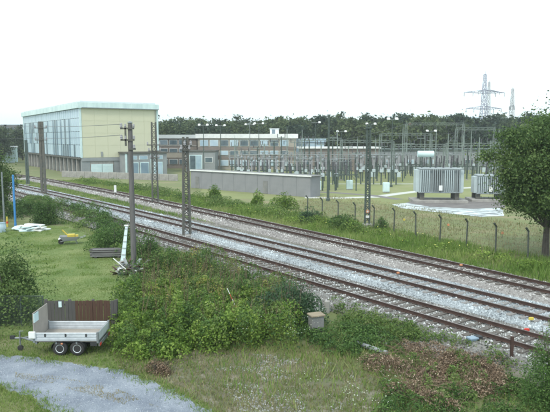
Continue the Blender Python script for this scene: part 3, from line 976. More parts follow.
colm = [rr.choice([0, 1, 0, 2, 1]) for _ in range(npan)]
for i in range(npan):
    for ri in range(4):
        mi = colm[i]
        if ri == 3: mi = 1
        elif rr.random() < .25: mi = rr.choice([0, 1, 2])
        inst('facade_panel', gpm[ri, mi], hall, (rr.uniform(-.02, .02), .3 + i * pw, 0))
fin = MB().box(-.06, 0, -.06, .06, 4.1, HT - .03).mesh('facade_fin', M['cyanwhite'])
colo = MB().bbox(0, .6, -.35, .35, 0, 3.7, .04).mesh('column', M['concrete'])
for i in range(npan + 1):
    inst('facade_fin', fin, hall, (0.0, .3 + i * pw, 0))
    inst('column', colo, hall, (.1, .75 + i * (pw * .98), 0)) if i % 2 == 0 else None
MB().box(-.25, 1.2, .0, HL, 3.75, 4.08).obj('ledge', M['steel_dark'], hall)
MB().box(.0, HW - .1, -.06, .38, 3.3, 4.08).obj('base_band', M['greywall'], hall)
for x0, x1, mm in ((0.0, 1.9, 'greywall'), (1.96, 7.3, 'concrete'), (7.36, 17.8, 'greywall')):
    MB().box(x0, x1, .1, .5, 0, 3.28).obj('base_wall_panel', M[mm], hall)
for x0, x1 in ((2.1, 4.55), (4.65, 7.1)):
    gd = MB().box(x0, x1, -.02, .1, .1, 2.6).obj('garage_door', M['cyanwhite'], hall)
    for q in range(4):
        MB().box(x0 + .06, x1 - .06, -.07, -.021, .16 + q * .61, .72 + q * .61).obj('door_panel', M['cyanwhite'], gd)
MB().box(4.4, 4.8, -.15, .0, 4.3, 5.4).obj('roof_vent', M['greywall'], hall)
# annexe in front of the hall
annex = thing('annex_building', 'low flat roofed grey annexe with pale framed doors against the yellow hall front', 'building', (-43.2, 132, 0), radians(33))
MB().box(8.6, 18.4, -4.6, -.2, 0, 5.0).obj('wall', M['greywall'], annex)
MB().box(8.3, 18.7, -4.9, -.15, 5.0, 5.35).obj('roof', M['steel_dark'], annex)
MB().box(8.45, 8.8, -4.75, -4.5, 0, 4.98).obj('corner_trim', M['cyanwhite'], annex)
MB().box(14.4, 14.7, -4.75, -4.5, 0, 4.98).obj('corner_trim', M['cyanwhite'], annex)
for i, x in enumerate((9.4, 11.9, 15.2)):
    fr = MB().box(x, x + 2.1, -4.68, -4.56, .1, 3.0).obj('door', M['cyanwhite'], annex)
    MB().box(x + .15, x + 1.95, -4.72, -4.681, .25, 2.85).obj('door_leaf', M['gp1'] if i != 2 else M['gp2'], fr)
for x in (9.2, 11.7, 15.4):
    wf = MB().box(x, x + 2.0, -4.66, -4.56, 3.6, 4.5).obj('window', M['white'], annex)
    MB().box(x + .08, x + 1.92, -4.69, -4.661, 3.68, 4.42).obj('pane', M['glass_blue'], wf)
# low pale wall between the hall and the siding, one slab next to the other
lw = thing('low_wall', 'low pale concrete wall at the foot of the tall hall', 'wall', (0, 0, 0))
a = G(62, 177); c = G(178, 181)
nseg = 14
seg = (c - a).length / nseg
ang = math.atan2((c - a).y, (c - a).x)
sm = MB().bbox(0, seg - .05, -.08, .08, 0, 1.35, .03).mesh('wall_slab', M['concrete'])
for i in range(nseg):
    q = a.lerp(c, i / nseg)
    inst('wall_slab', sm, lw, (q.x, q.y, random.uniform(-.05, .03)), (0, 0, ang))
# small buildings left of the hall
sb = thing('small_white_building', 'small white building at the far left beside the end of the tall hall', 'building', (-94, 205, 0), radians(20))
MB().box(-4, 4, 0, 8, 0, 5.2).obj('wall', M['cyanwhite'], sb)
MB().box(-4.3, 4.3, -.3, 8.3, 5.2, 5.6).obj('roof', M['roof'], sb)
for x in (-3, -.8, 1.4):
    q = MB().box(x, x + 1.5, -.08, -.01, 2.6, 3.9).obj('window', M['white'], sb)
    MB().box(x + .1, x + 1.4, -.1, -.081, 2.7, 3.8).obj('pane', M['glass'], q)
for i, (x, hh) in enumerate(((-112, 15.5), (-106, 15.8))):
    tb = thing('tower_block', ('leftmost flat topped grey block standing over the treetops at the left edge' if i == 0 else
               'second flat topped grey block over the treetops, next to the tall hall'), 'building', (x * 1.0, 262, 0), 0)
    Yb = 262
    xx = X_at(2 if i == 0 else 12, Yb); tb.location = (xx, Yb, 0)
    zt = Z_at(125.5, Yb)
    MB().box(-2.6, 2.6, 0, 6, 0, zt).obj('wall', M['conc_dark'], tb)
    MB().box(-2.8, 2.8, -.2, 6.2, zt, zt + .4).obj('roof', M['greywall'], tb)
    wm = MB().box(0, 1.2, -.1, 0, 0, 1.2).mesh('window', M['glass'])
    for k in range(3):
        for j in range(2):
            inst('window', wm, tb, (-2.0 + j * 2.4, 0, zt - 2 - k * 2.5))

# ------------------------------------------------------------------ office buildings in the middle
def block(name, label, x0, x1, Y, depth, ztop, wallm, roofm, floors, rz=0.0, overh=.5, winw=2.3, gap=.4, winm=('glass', 'glass_blue'), seed=1, roof_h=1.0, bands=None):
    rr = random.Random(seed)
    t = thing(name, label, 'building', (x0, Y, 0), rz)
    W = x1 - x0
    MB().box(0, W, 0, depth, 0, ztop - roof_h).obj('wall', M[wallm], t)
    MB().box(-overh, W + overh, -overh, depth + overh, ztop - roof_h, ztop).obj('roof', M[roofm], t)
    for z0, z1, bm_ in (bands or []):
        MB().box(-.02, W + .02, -.12, -.002, z0, z1).obj('wall_band', M[bm_], t)
    wms = {}
    for (z0, z1) in floors:
        n = int((W - .6) / (winw + gap))
        fm = MB().box(0, winw, -.22, -.13, z0, z1).mesh('window', M['white'])
        pms = [MB().box(.08, winw - .08, -.25, -.221, z0 + .08, z1 - .08).mesh('pane', M[q]) for q in winm]
        for i in range(n):
            x = .6 + i * (winw + gap)
            wo_ = inst('window', fm, t, (x, 0, 0))
            inst('pane', rr.choice(pms), wo_)
    return t
o1 = block('office_building', 'brown brick office block with dark window bands just right of the tall hall', X_at(158, 166), X_at(197, 166), 166, 14, 9.4, 'brick', 'roof', ((1.2, 2.6), (4.5, 5.6), (6.6, 8.0)), bands=((3.0, 4.3, 'ochre'), (6.2, 6.55, 'concrete')), winm=('glass', 'glass', 'gp3'), seed=2)
o2 = block('office_building', 'long ochre office block with bright white roof edge behind the grey shed', X_at(198, 160), X_at(296, 160), 160, 18, 9.6, 'ochre', 'white', ((1.0, 2.6), (3.9, 5.1), (6.3, 8.0)), bands=((2.8, 3.7, 'brick'), (5.3, 6.1, 'brick')), winm=('glass', 'glass_blue', 'gp2'), seed=5, roof_h=1.15)
stair = thing('roof_stairwell', 'small white box on the roof of the long ochre office block', 'roof box', (X_at(270, 162), 163, 9.6), 0)
MB().box(0, 2.4, 0, 3, 0, 1.3).obj('wall', M['white'], stair)
MB().box(-.15, 2.55, -.15, 3.15, 1.3, 1.5).obj('roof', M['roof'], stair)
MB().box(.5, 1.4, -.05, -.002, .05, 1.2).obj('door', M['gp3'], stair)
ent = thing('entrance_wing', 'grey entrance wing with a tall pale framed glass door, left of the ochre office', 'building', (X_at(186, 152), 152, 0), 0)
MB().box(0, 7.5, 0, 8, 0, 5.0).obj('wall', M['greywall'], ent)
MB().box(-.2, 7.7, -.2, 8.2, 5.0, 5.3).obj('roof', M['steel_dark'], ent)
q = MB().box(.9, 4.2, -.1, -.003, .05, 4.2).obj('glass_door', M['cyanwhite'], ent)
MB().box(1.1, 2.5, -.13, -.101, .2, 4.0).obj('pane', M['glass'], q)
MB().box(2.6, 4.0, -.13, -.101, .2, 4.0).obj('pane', M['glass_blue'], q)
wg = MB().box(4.9, 6.9, -.1, -.003, 2.2, 3.6).obj('window', M['white'], ent)
MB().box(5.0, 6.8, -.13, -.101, 2.3, 3.5).obj('pane', M['glass'], wg)
o3 = block('workshop_building', 'low blue walled workshop right of the ochre office block', X_at(296, 172), X_at(324, 172), 172, 12, 8.3, 'gp2', 'glass_blue', ((3.4, 4.6), (5.8, 7.0)), seed=7, winm=('glass_blue', 'gp1'), roof_h=1.0)
o4 = block('store_building', 'long low brown store with thin white roof edge behind the switchgear', X_at(300, 150), X_at(378, 150), 150, 10, 6.2, 'brick', 'white', ((1.8, 3.0),), seed=8, roof_h=.35, gap=2.6, winm=('glass',))
o5 = block('store_building', 'long low grey brown store behind the transformers at the right', X_at(383, 158), X_at(520, 158), 158, 10, 5.6, 'greywall', 'steel', ((1.6, 2.8),), seed=9, roof_h=.35, gap=3.0, winm=('glass', 'gp2'))
for i, (px, py, Y, wd) in enumerate(((415, 121.5, 226, 4.0), (453, 121.5, 226, 5.0), (512, 129, 222, 4.2))):
    lab = ('small white gabled house among the wood above the grey store, left one', 'white gabled house among the trees left of the lattice pylon', 'small white gabled house half hidden by trees below the pale pylon')[i]
    hs = thing('house', lab, 'house', (X_at(px, Y), Y, 0), .2)
    zt = Z_at(py, Y)
    MB().box(-wd / 2, wd / 2, 0, 7, 0, zt - 1.6).add([(-wd / 2, 0, zt - 1.6), (wd / 2, 0, zt - 1.6), (0, 0, zt), (-wd / 2, 7, zt - 1.6), (wd / 2, 7, zt - 1.6), (0, 7, zt)], [(0, 1, 2), (3, 5, 4)]).obj('wall', M['white'], hs)
    MB().add([(-wd / 2 - .3, -.3, zt - 1.8), (0, -.3, zt + .1), (0, 7.3, zt + .1), (-wd / 2 - .3, 7.3, zt - 1.8)], [(0, 1, 2, 3)]).add(
        [(wd / 2 + .3, -.3, zt - 1.8), (0, -.3, zt + .1), (0, 7.3, zt + .1), (wd / 2 + .3, 7.3, zt - 1.8)], [(0, 3, 2, 1)]).obj('roof', M['roof_red'], hs)
    for x in (-1.2, .4):
        q = MB().box(x, x + .9, -.06, -.002, zt - 3.2, zt - 2.0).obj('window', M['white'], hs)
        MB().box(x + .06, x + .84, -.08, -.061, zt - 3.14, zt - 2.06).obj('pane', M['glass'], q)

# ------------------------------------------------------------------ grey shed
sa = Vector((X_at(191, 101), 101, 0)); sc = Vector((5.1, 84.5, 0))
sang = math.atan2((sc - sa).y, (sc - sa).x); slen = (sc - sa).length
shed = thing('grey_shed', 'long low grey windowless shed with pale roof edge beyond the tracks', 'shed', sa, sang)
MB().box(.1, slen - .1, .12, 2.3, 0, 3.0).obj('wall_core', M['conc_dark'], shed)
MB().bbox(-.25, slen + .25, -.12, 2.6, 3.0, 3.12, .03).obj('roof', M['conc_dark'], shed)
MB().box(-.25, slen + .25, -.2, -.122, 2.95, 3.16).obj('roof_edge_trim', M['white'], shed)
k = 10; pwid = slen / k
pm_ = MB().bbox(.012, pwid - .012, 0, .118, 0, 2.98, .01).mesh('wall_panel', M['shed'])
for i in range(k):
    inst('wall_panel', pm_, shed, (i * pwid, random.uniform(-.012, .0), 0))
pm2 = MB().bbox(.012, 2.3, 0, .1, 0, 2.98, .01).mesh('wall_panel', M['shed'])
inst('wall_panel', pm2, shed, (slen, .1, 0), (0, 0, pi / 2))
for x, w_ in ((1.2, .9), (16.5, .9)):
    dr = MB().box(x, x + w_, -.06, -.014, .05, 2.0).obj('door', M['conc_dark'], shed)
    MB().box(x + w_ - .15, x + w_ - .08, -.1, -.061, .95, 1.1).obj('handle', M['galv'], dr)

# ------------------------------------------------------------------ substation
def insulator_mesh(h, r, m, n=8):
    prof = [(r * .45, 0)]
    k = max(4, int(h / .16))
    for i in range(k):
        z = h * (i + .3) / k; z2 = h * (i + .8) / k
        prof += [(r * .5, h * i / k + .01), (r, z), (r * .5, z2)]
    prof.append((r * .4, h))
    return MB().lathe(prof, n=n).mesh('insulator', m)
ins_b = insulator_mesh(1.6, .17, M['porcelain'])
ins_g = insulator_mesh(1.9, .16, M['porc_grey'])
ins_s = insulator_mesh(.8, .13, M['porcelain'])

def disconnector():
    t = thing('disconnector', '', 'switchgear')
    f = MB()
    for x in (-1.7, 1.7):
        f.box(x - .09, x + .09, -.09, .09, 0, 2.5)
    f.box(-2.0, 2.0, -.1, .1, 2.5, 2.68)
    f.beam((-1.7, 0, 1.6), (-.9, 0, 2.5), .05).beam((1.7, 0, 1.6), (.9, 0, 2.5), .05)
    f.obj('support_frame', M['steel'], t)
    for x in (-1.6, 0, 1.6):
        inst('insulator', ins_b, t, (x, 0, 2.68))
    arm = MB().tube((0, -.7, 4.36), (0, .7, 4.36), .035).box(-.08, .08, -.08, .08, 4.28, 4.4).mesh('contact_arm', M['galv'])
    for x in (-1.6, 0, 1.6): inst('contact_arm', arm, t, (x, 0, 0))
    return t
def instrument():
    t = thing('instrument_transformer', '', 'switchgear')
    MB().box(-.11, .11, -.11, .11, 0, 2.2).box(-.25, .25, -.25, .25, 2.2, 2.28).obj('post', M['steel'], t)
    MB().bbox(-.28, .28, -.28, .28, 2.28, 2.8, .05).obj('tank', M['tf_light'], t)
    inst('insulator', ins_g, t, (0, 0, 2.8))
    MB().lathe([(.2, 0), (.24, .1), (.24, .35), (.12, .5)], (0, 0, 4.7)).obj('head', M['galv'], t)
    return t
def breaker():
    t = thing('circuit_breaker', '', 'switchgear')
    f = MB()
    for x in (-.9, .9): f.box(x - .1, x + .1, -.1, .1, 0, 2.1)
    f.box(-1.6, 1.6, -.12, .12, 2.1, 2.3)
    f.obj('support_frame', M['steel'], t)
    MB().bbox(-.45, .45, -.35, -.12, .9, 1.9, .03).obj('drive_cabinet', M['tf_light'], t)
    for x in (-1.4, 0, 1.4):
        inst('insulator', ins_s, t, (x, 0, 2.3))
        inst('insulator', ins_g, t, (x, 0, 3.2))
        MB().box(x - .14, x + .14, -.14, .14, 3.1, 3.2).tube((x, -.25, 5.15), (x, .25, 5.15), .09).obj('terminal', M['galv'], t)
    return t
def post_insulator():
    t = thing('busbar_support', '', 'switchgear')
    MB().box(-.1, .1, -.1, .1, 0, 3.2).box(-.2, .2, -.2, .2, 3.2, 3.26).obj('post', M['steel'], t)
    inst('insulator', ins_b, t, (0, 0, 3.26))
    MB().tube((-1.4, 0, 4.95), (1.4, 0, 4.95), .06).obj('busbar', M['galv'], t)
    return t
def marshalling():
    t = thing('control_cabinet', '', 'cabinet')
    MB().box(-.45, .45, -.25, .25, 0, .15).obj('plinth', M['concrete'], t)
    MB().bbox(-.5, .5, -.3, .3, .15, 1.6, .03).obj('body', M['cyanwhite'], t)
    MB().box(-.44, -.01, -.33, -.301, .25, 1.5).obj('door', M['cyanwhite'], t)
    MB().box(.01, .44, -.33, -.301, .25, 1.5).obj('door', M['cyanwhite'], t)
    return t
kinds = [
 (disconnector(), 'frame with three brown insulators in the switchyard', 'three insulator frames of the switchyard'),
 (instrument(), 'post with small tank and grey insulator', 'instrument posts of the switchyard'),
 (breaker(), 'frame with three tall grey insulators', 'breakers of the switchyard'),
 (post_insulator(), 'post with one brown insulator and bar', 'bar supports of the switchyard'),
]
first = [True] * 4
def place_sg(k, x, y, rz, row):
    src, lab, grp = kinds[k]
    if first[k]:
        o = src; first[k] = False
    else:
        o = copy_tree(src)
    o.location = (x, y, 0); o.rotation_euler = (0, 0, rz)
    rowcount[row] = rowcount.get(row, 0) + 1
    o['label'] = lab + ', ' + ORD[rowcount[row] - 1] + ' item in ' + ('nearest', 'second', 'third', 'fourth', 'fifth', 'sixth', 'rearmost')[row] + ' row'
    o['group'] = grp
rowcount = {}
rr = random.Random(12)
for ri, (Y, x0, x1, kk) in enumerate(((96, 300, 352, (1, 0, 3)), (101, 252, 352, (1, 2, 3)), (108, 236, 398, (0, 1, 1, 3)), (116, 232, 408, (2, 3, 1)), (124, 240, 505, (0, 3, 1)), (132, 242, 510, (2, 1, 3)),
                           (141, 236, 515, (0, 3, 1, 2)))):
    px = x0
    while px < x1:
        k = rr.choice(kk)
        x = X_at(px, Y)
        place_sg(k, x, Y + rr.uniform(-1, 1), rr.choice([0, 0, .05, -.05, pi / 2 if k == 1 else 0]), ri)
        px += (3.7 if k in (0, 2) else 1.3) * F_PX / Y * rr.uniform(.75, 1.1)
for px, Y, lab in ((386, 92, 'pale cyan control cabinet standing alone on the grass left of the large transformer'), (349.5, 97, 'pale cabinet with blue side among the switchgear posts'),
                   (318, 95, 'small pale cabinet at the left end of the switchyard, by the dark lamp post')):
    o = marshalling() if px == 386 else copy_tree(cab0)
    if px == 386: cab0 = o
    o.location = (X_at(px, Y), Y, 0)
    o['label'] = lab; o['group'] = 'control cabinets in the substation'
cab0.name = 'control_cabinet'

def lattice(b, x, y, z0, z1, w0, w1, n, r=.05, rb=.025):
    """four legged lattice column"""
    lv = []
    for i in range(n + 1):
        f = i / n; z = z0 + (z1 - z0) * f; q = (w0 + (w1 - w0) * f) / 2
        lv.append([Vector((x + sx * q, y + sy * q, z)) for sx, sy in ((-1, -1), (1, -1), (1, 1), (-1, 1))])
    for k in range(4):
        b.tube(lv[0][k], lv[n][k], r, r * .8, 4)
    for i in range(n):
        for k in range(4):
            a, c = (k, (k + 1) % 4) if i % 2 else ((k + 1) % 4, k)
            b.tube(lv[i][a], lv[i + 1][c], rb, rb, 3, cap=False)
            b.tube(lv[i + 1][k], lv[i + 1][(k + 1) % 4], rb, rb, 3, cap=False)
def truss(b, p, q, w, n, r=.04):
    p, q = Vector(p), Vector(q)
    d = (q - p) / n; s = Vector((-d.y, d.x, 0)).normalized() * w / 2; u = Vector((0, 0, w / 2))
    cs = [s + u, -s + u, -s - u, s - u]
    for c in cs: b.tube(p + c, q + c, r, r, 4)
    for i in range(n):
        for k in range(4):
            a, c = cs[k], cs[(k + 1) % 4]
            if i % 2: a, c = c, a
            b.tube(p + d * i + a, p + d * (i + 1) + c, r * .6, r * .6, 3, cap=False)
def gantry(px0, px1, Y, h, label, wires=True, top=0):
    x0, x1 = X_at(px0, Y), X_at(px1, Y)
    t = thing('busbar_gantry', label, 'gantry', ((x0 + x1) / 2, Y, 0), 0, None)
    W = (x1 - x0) / 2
    for sx in (-1, 1):
        b = MB(); lattice(b, sx * W, 0, 0, h, .9, .45, 9); 
        if top: b.tube((sx * W, 0, h), (sx * W, 0, h + top), .05, .02, 5)
        b.obj('column', M['greysteel'], t)
    b = MB(); truss(b, (-W, 0, h), (W, 0, h), .5, max(6, int(W * 2 / 1.0))); b.obj('beam', M['greysteel'], t)
    k = max(2, int(W * 2 / 2.6))
    for i in range(k):
        x = -W + (i + .5) * 2 * W / k
        ih = inst('insulator', ins_s, t, (x, 0, h - .3), (pi, 0, 0))
    return t
for i, (px, Y, h) in enumerate([(238 + i * 9.2 + rr.uniform(-3, 3), rr.uniform(118, 150), rr.uniform(5.5, 9.0)) for i in range(29)]):
    t = thing('line_post', 'thin plain steel post with short crossbar in the switchyard, ' + ORD[i] + ' from the left', 'post', (X_at(px, Y), Y, 0), rr.uniform(-.3, .3), 'thin crossbar posts of the switchyard')
    MB().box(-.2, .2, -.2, .2, 0, .25).obj('foundation', M['concrete'], t)
    MB().lathe([(.17, .25), (.15, h * .5), (.12, h)], n=6).obj('post', M['steel' if i % 3 else 'greysteel'], t)
    MB().box(-.9, .9, -.06, .06, h - .35, h - .22).obj('crossbar', M['greysteel'], t)
    for x in (-.8, .8):
        inst('insulator', ins_s, t, (x, 0, h - .22))
gantry(300, 341, 128, 8.2, 'steel gantry with a short beam behind the left part of the switchgear')
gantry(341, 392, 120, 7.8, 'steel gantry left of the large transformer, its beam just above the switchgear')
gantry(392, 444, 118, 7.0, 'steel gantry directly behind the large transformer')
gantry(444, 505, 118, 7.2, 'steel gantry behind the second transformer, right end by the big tree')
gantry(236, 300, 146, 8.0, 'steel gantry in front of the ochre office block')
gantry(455, 493, 138, 10.6, 'tall narrow steel gantry below the lattice pylon', top=1.5)
gantry(405, 462, 150, 12.0, 'tall wide steel gantry in front of the dark wood', top=1)
gantry(380, 430, 146, 9.4, 'middle height gantry behind the one left of the large transformer')
# lightning / slender masts
mast_spots = ((235, 135, 141), (287, 126, 150), (302, 127, 150), (337, 128, 135), (357, 136, 128), (375, 136, 140), (402, 124, 142), (424, 133, 138), (435, 126, 140), (447, 131, 126),
              (462, 132, 128), (470, 128, 140), (478, 134, 120), (497, 126, 120))
mm_ = {}
for i, (px, py, Y) in enumerate(mast_spots):
    t = thing('lightning_mast', 'slender plain grey green mast over the switchgear, ' + ORD[i] + ' of these from the left', 'mast', (X_at(px, Y), Y, 0), 0, 'slender masts of the switchyard')
    h = Z_at(py, Y)
    MB().lathe([(.3, 0), (.3, .3), (.16, .32), (.14, h * .5), (.08, h * .93)], n=8).obj('post', M['greysteel'], t)
    MB().tube((0, 0, h * .93), (0, 0, h), .03, .01, 5).obj('spike', M['galv'], t)

# lamp masts with pale floodlights
def lamp_mast(px, ybase, ytop, label, r=.11, double=True, Y=None, matn='steel'):
    Y = Y or G(px, ybase).y
    h = Z_at(ytop, Y)
    t = thing('lamp_mast', label, 'lamp post', (X_at(px, Y), Y, 0), 0, 'floodlight masts')
    MB().lathe([(.28, 0), (.28, .35), (r, .4), (r * .85, h * .5), (r * .6, h)], n=8).obj('post', M[matn], t)
    hw = .75 * (Y / 110)
    b = MB().tube((-hw, 0, h - .05), (hw, 0, h - .05), .05, .05, 6)
    b.obj('crossbar', M['galv'], t)
    for s in ((-1, 1) if double else (1,)):
        lm = MB().add([(s * hw - .27, -.35, h - .12), (s * hw + .27, -.35, h - .12), (s * hw + .27, .35, h + .02), (s * hw - .27, .35, h + .02),
                       (s * hw - .2, -.25, h + .22), (s * hw + .2, -.25, h + .22), (s * hw + .2, .3, h + .28), (s * hw - .2, .3, h + .28)],
                      [(0, 3, 2, 1), (4, 5, 6, 7), (0, 1, 5, 4), (1, 2, 6, 5), (2, 3, 7, 6), (3, 0, 4, 7)]).obj('floodlight', M['white'], t)
        MB().box(s * hw - .2, s * hw + .2, -.3, .25, h - .13, h - .121).obj('lens', M['glass_blue'], lm)
    return t
lamp_mast(328, 201, 114.5, 'tall dark lamp mast with wide pale head at right end of grey shed', .19, matn='steel')
lamp_mast(391, 187, 119, 'tall lamp mast with pale head left of the large transformer')
lamp_mast(221, 175, 125.5, 'twin headed lamp mast above the left half of the ochre office block')
lamp_mast(204, 178, 125, 'twin headed lamp mast at the left end of the ochre office block', Y=125)
lamp_mast(250, 174, 124.5, 'pale lamp mast above the middle of the ochre office block, beside another', matn='galv')
lamp_mast(259, 172, 123.5, 'lamp mast right next to the pale one above the middle of the ochre office', Y=140)
lamp_mast(315, 174, 122.5, 'single headed lamp mast left of the tall lamp mast at the shed end', double=False, Y=132)
lamp_mast(370, 178, 124, 'twin headed lamp mast just right of the mast with the orange disc', Y=125)
lamp_mast(341, 176, 131.5, 'lower twin headed lamp mast above the brown store', Y=138)
lamp_mast(430, 176, 131, 'lower lamp mast with wide pale head above the pale tank of the transformer', Y=135)

# power transformers
def transformer(px, Y, W, D, H, legs, label, tank=True, light=True):
    t = thing('power_transformer', label, 'transformer', (X_at(px, Y), Y, 0), radians(-4))
    MB().bbox(-W / 2 - .4, W / 2 + .4, -D / 2 - .3, D / 2 + .3, .0, .35, .03).obj('plinth', M['concrete'], t)
    for sx in (-.36, .36):
        for sy in (-.3, .3):
            MB().box(sx * W - .28, sx * W + .28, sy * D - .2, sy * D + .2, .35, legs).obj('foot', M['steel_dark'], t)
    MB().bbox(-W / 2 + .5, W / 2 - .5, -D / 2 + .5, D / 2 - .5, legs, legs + H, .06).obj('tank', M['tf'], t)
    fin_ = MB().bbox(-.05, .05, -.45, 0, .15, H - .25, .02).mesh('radiator_fin', M['tf_light'])
    fin2 = MB().bbox(-.05, .05, -.5, 0, .1, H - .15, .02).mesh('radiator_fin', M['tf'])
    n = int((W - 1.0) / .26)
    for i in range(n):
        gap = (i % 6 == 5)
        if gap: continue
        x = -W / 2 + .6 + i * .26
        inst('radiator_fin', fin_ if (i // 6) % 2 == 0 else fin2, t, (x, -D / 2 + .5, legs))
        inst('radiator_fin', fin_ if (i // 6) % 2 == 0 else fin2, t, (x, D / 2 - .5, legs), (0, 0, pi))
    for sx, rz in ((1, pi / 2), (-1, -pi / 2)):
        for j in range(int((D - 1.2) / .3)):
            inst('radiator_fin', fin_, t, (sx * (W / 2 - .5), -D / 2 + .7 + j * .3, legs), (0, 0, rz))
    MB().tube((-W / 2 + .3, -D / 2 + .2, legs + H - .1), (W / 2 - .3, -D / 2 + .2, legs + H - .1), .09, n=8).obj('header_pipe', M['tf'], t)
    MB().tube((-W / 2 + .3, -D / 2 + .2, legs + .12), (W / 2 - .3, -D / 2 + .2, legs + .12), .09, n=8).obj('header_pipe', M['tf'], t)
    for i in range(3 if W > 4 else 2):
        x = -W * .05 + i * 1.0
        inst('bushing', ins_b, t, (x, .3, legs + H), (0, radians(4), 0))
        MB().tube((x + .1, .3, legs + H + 1.6), (x + .14, .3, legs + H + 1.95), .04).obj('terminal', M['galv'], t)
    if tank:
        f = MB()
        zc = Z_at(154, Y)
        for x in (-W / 2 + .9, -W / 2 + 2.0):
            f.box(x - .07, x + .07, -.3, -.16, legs + H, zc - .4)
        f.obj('tank_support', M['steel'], t)
        MB().tube((-W / 2 + .3, -.23, zc), (-W / 2 + 2.4, -.23, zc), .42, n=16).obj('conservator_tank', M['cyanwhite'], t)
    MB().bbox(-.25, .2, -D / 2 - .12, -D / 2 + .0, legs + .4, legs + 1.05, .02).obj('control_box', M['white'], t)
    return t
transformer(437.5, 79, 6.3, 3.6, 3.3, 1.25, 'large ribbed grey transformer with a pale horizontal tank on top')
transformer(487, 80, 4.2, 3.2, 2.6, 1.0, 'smaller ribbed transformer partly hidden by the big tree at the right', tank=False)

# pylons
def pylon(px, Y, ytop, label, arms, m, w0, w1, group=None):
    h = Z_at(ytop, Y)
    t = thing('lattice_pylon', label, 'pylon', (X_at(px, Y), Y, 0), radians(8))
    b = MB(); r = Y * .00045 + .02
    lattice(b, 0, 0, 0, h * .55, w0, w1 * 1.5, 9, r * 1.3, r * .7)
    lattice(b, 0, 0, h * .55, h * .96, w1 * 1.5, w1 * .7, 9, r * 1.2, r * .6)
    b.tube((0, 0, h * .96), (0, 0, h), r, r * .5, 4)
    b.obj('tower', m, t)
    for (z, wl) in arms:
        for s in (-1, 1):
            b = MB()
            tip = Vector((s * wl, 0, z + .25))
            for sy in (-1, 1):
                b.tube((s * w1 * .4, sy * w1 * .45, z - .1), tip, r, r * .8, 4)
                b.tube((s * w1 * .4, sy * w1 * .45, z + 1.5), tip, r, r * .8, 4)
            for k in range(1, 6):
                f = k / 6
                b.tube(Vector((s * w1 * .4, 0, z - .1)).lerp(tip, f), Vector((s * w1 * .4, 0, z + 1.5)).lerp(tip, f - .1), r * .6, r * .6, 3)
            b.obj('cross_arm', m, t)
            for f in (.98, .55):
                x = s * wl * f
                MB().tube((x, 0, z - .0), (x, 0, z - 2.0), .14, .14, 6).obj('insulator', M['porcelain'], t)
    return t
Yp = 330
py_ = pylon(482, Yp, 71, 'tall lattice pylon with two cross arms over the wood at the right', ((Z_at(93, Yp), 12.0), (Z_at(109, Yp), 10.5)), M['pylonsteel'], 7.5, 1.6)
pylon(486.5, 420, 79, 'paler farther pylon directly behind the tall lattice pylon', ((Z_at(92, 420), 8.0),), M['pylonpale'], 6.5, 1.4)
pylon(510, 400, 86, 'narrow pale mast right of the tall lattice pylon, without wide arms', ((Z_at(107, 400), 2.0),), M['pylonpale'], 5.5, 1.5)

# ------------------------------------------------------------------ line poles and track masts
def sag_wire(b, a, c, sag, r, n=14):
    a, c = Vector(a), Vector(c)
    pts = [a.lerp(c, i / n) - Vector((0, 0, sag * 4 * (i / n) * (1 - i / n))) for i in range(n + 1)]
    b.path(pts, r, 4)
def line_ins(name, parent, x, y, z, s=1.0, m='porcelain'):
    return MB().lathe([(.03 * s, -.06 * s), (.03 * s, 0), (.085 * s, .02 * s), (.05 * s, .08 * s), (.085 * s, .1 * s), (.05 * s, .17 * s), (.07 * s, .19 * s), (.02 * s, .24 * s)], (x, y, z), 8).obj(name, M[m], parent)

# nearest wooden pole
Yp = 36.0
xp = X_at(135.5, Yp)
h = Z_at(123.5, Yp)
wp = thing('utility_pole', 'tall weathered wooden pole nearest the garden, with side brackets on its left', 'utility pole', (X_at(134.2, Yp), Yp, 0), 0)
MB().lathe([(.17, -.3), (.165, 2), (.14, h - .1), (.12, h)], n=14).obj('shaft', M['wood_pole'], wp, smooth=False)
MB().lathe([(.15, h), (.16, h + .05), (.05, h + .14)], n=12).obj('pole_cap', M['galv'], wp)
for i, (py, l0, l1) in enumerate(((128.5, -.55, .28), (140, -.55, .28), (149, -.1, .35))):
    z = Z_at(py, Yp)
    br = MB().box(l0, l1, -.20, -.125, z - .05, z + .05).obj('bracket', M['steel_dark'], wp)
    if i < 2:
        line_ins('insulator', wp, -.5, -.16, z + .04, 1.2, 'porc_grey')
        line_ins('insulator', wp, -.25, -.16, z + .04, 1.0, 'porc_grey')
    line_ins('insulator', wp, .25, -.16, z + .04, 1.0, 'porc_grey')
MB().box(-.3, -.2, -.2, -.12, Z_at(146, Yp), Z_at(127, Yp)).obj('down_bracket', M['steel_dark'], wp)
MB().tube((-.155, -.03, 1.5), (-.135, -.03, h - 1), .02, n=5).obj('cable_conduit', M['steel_dark'], wp)

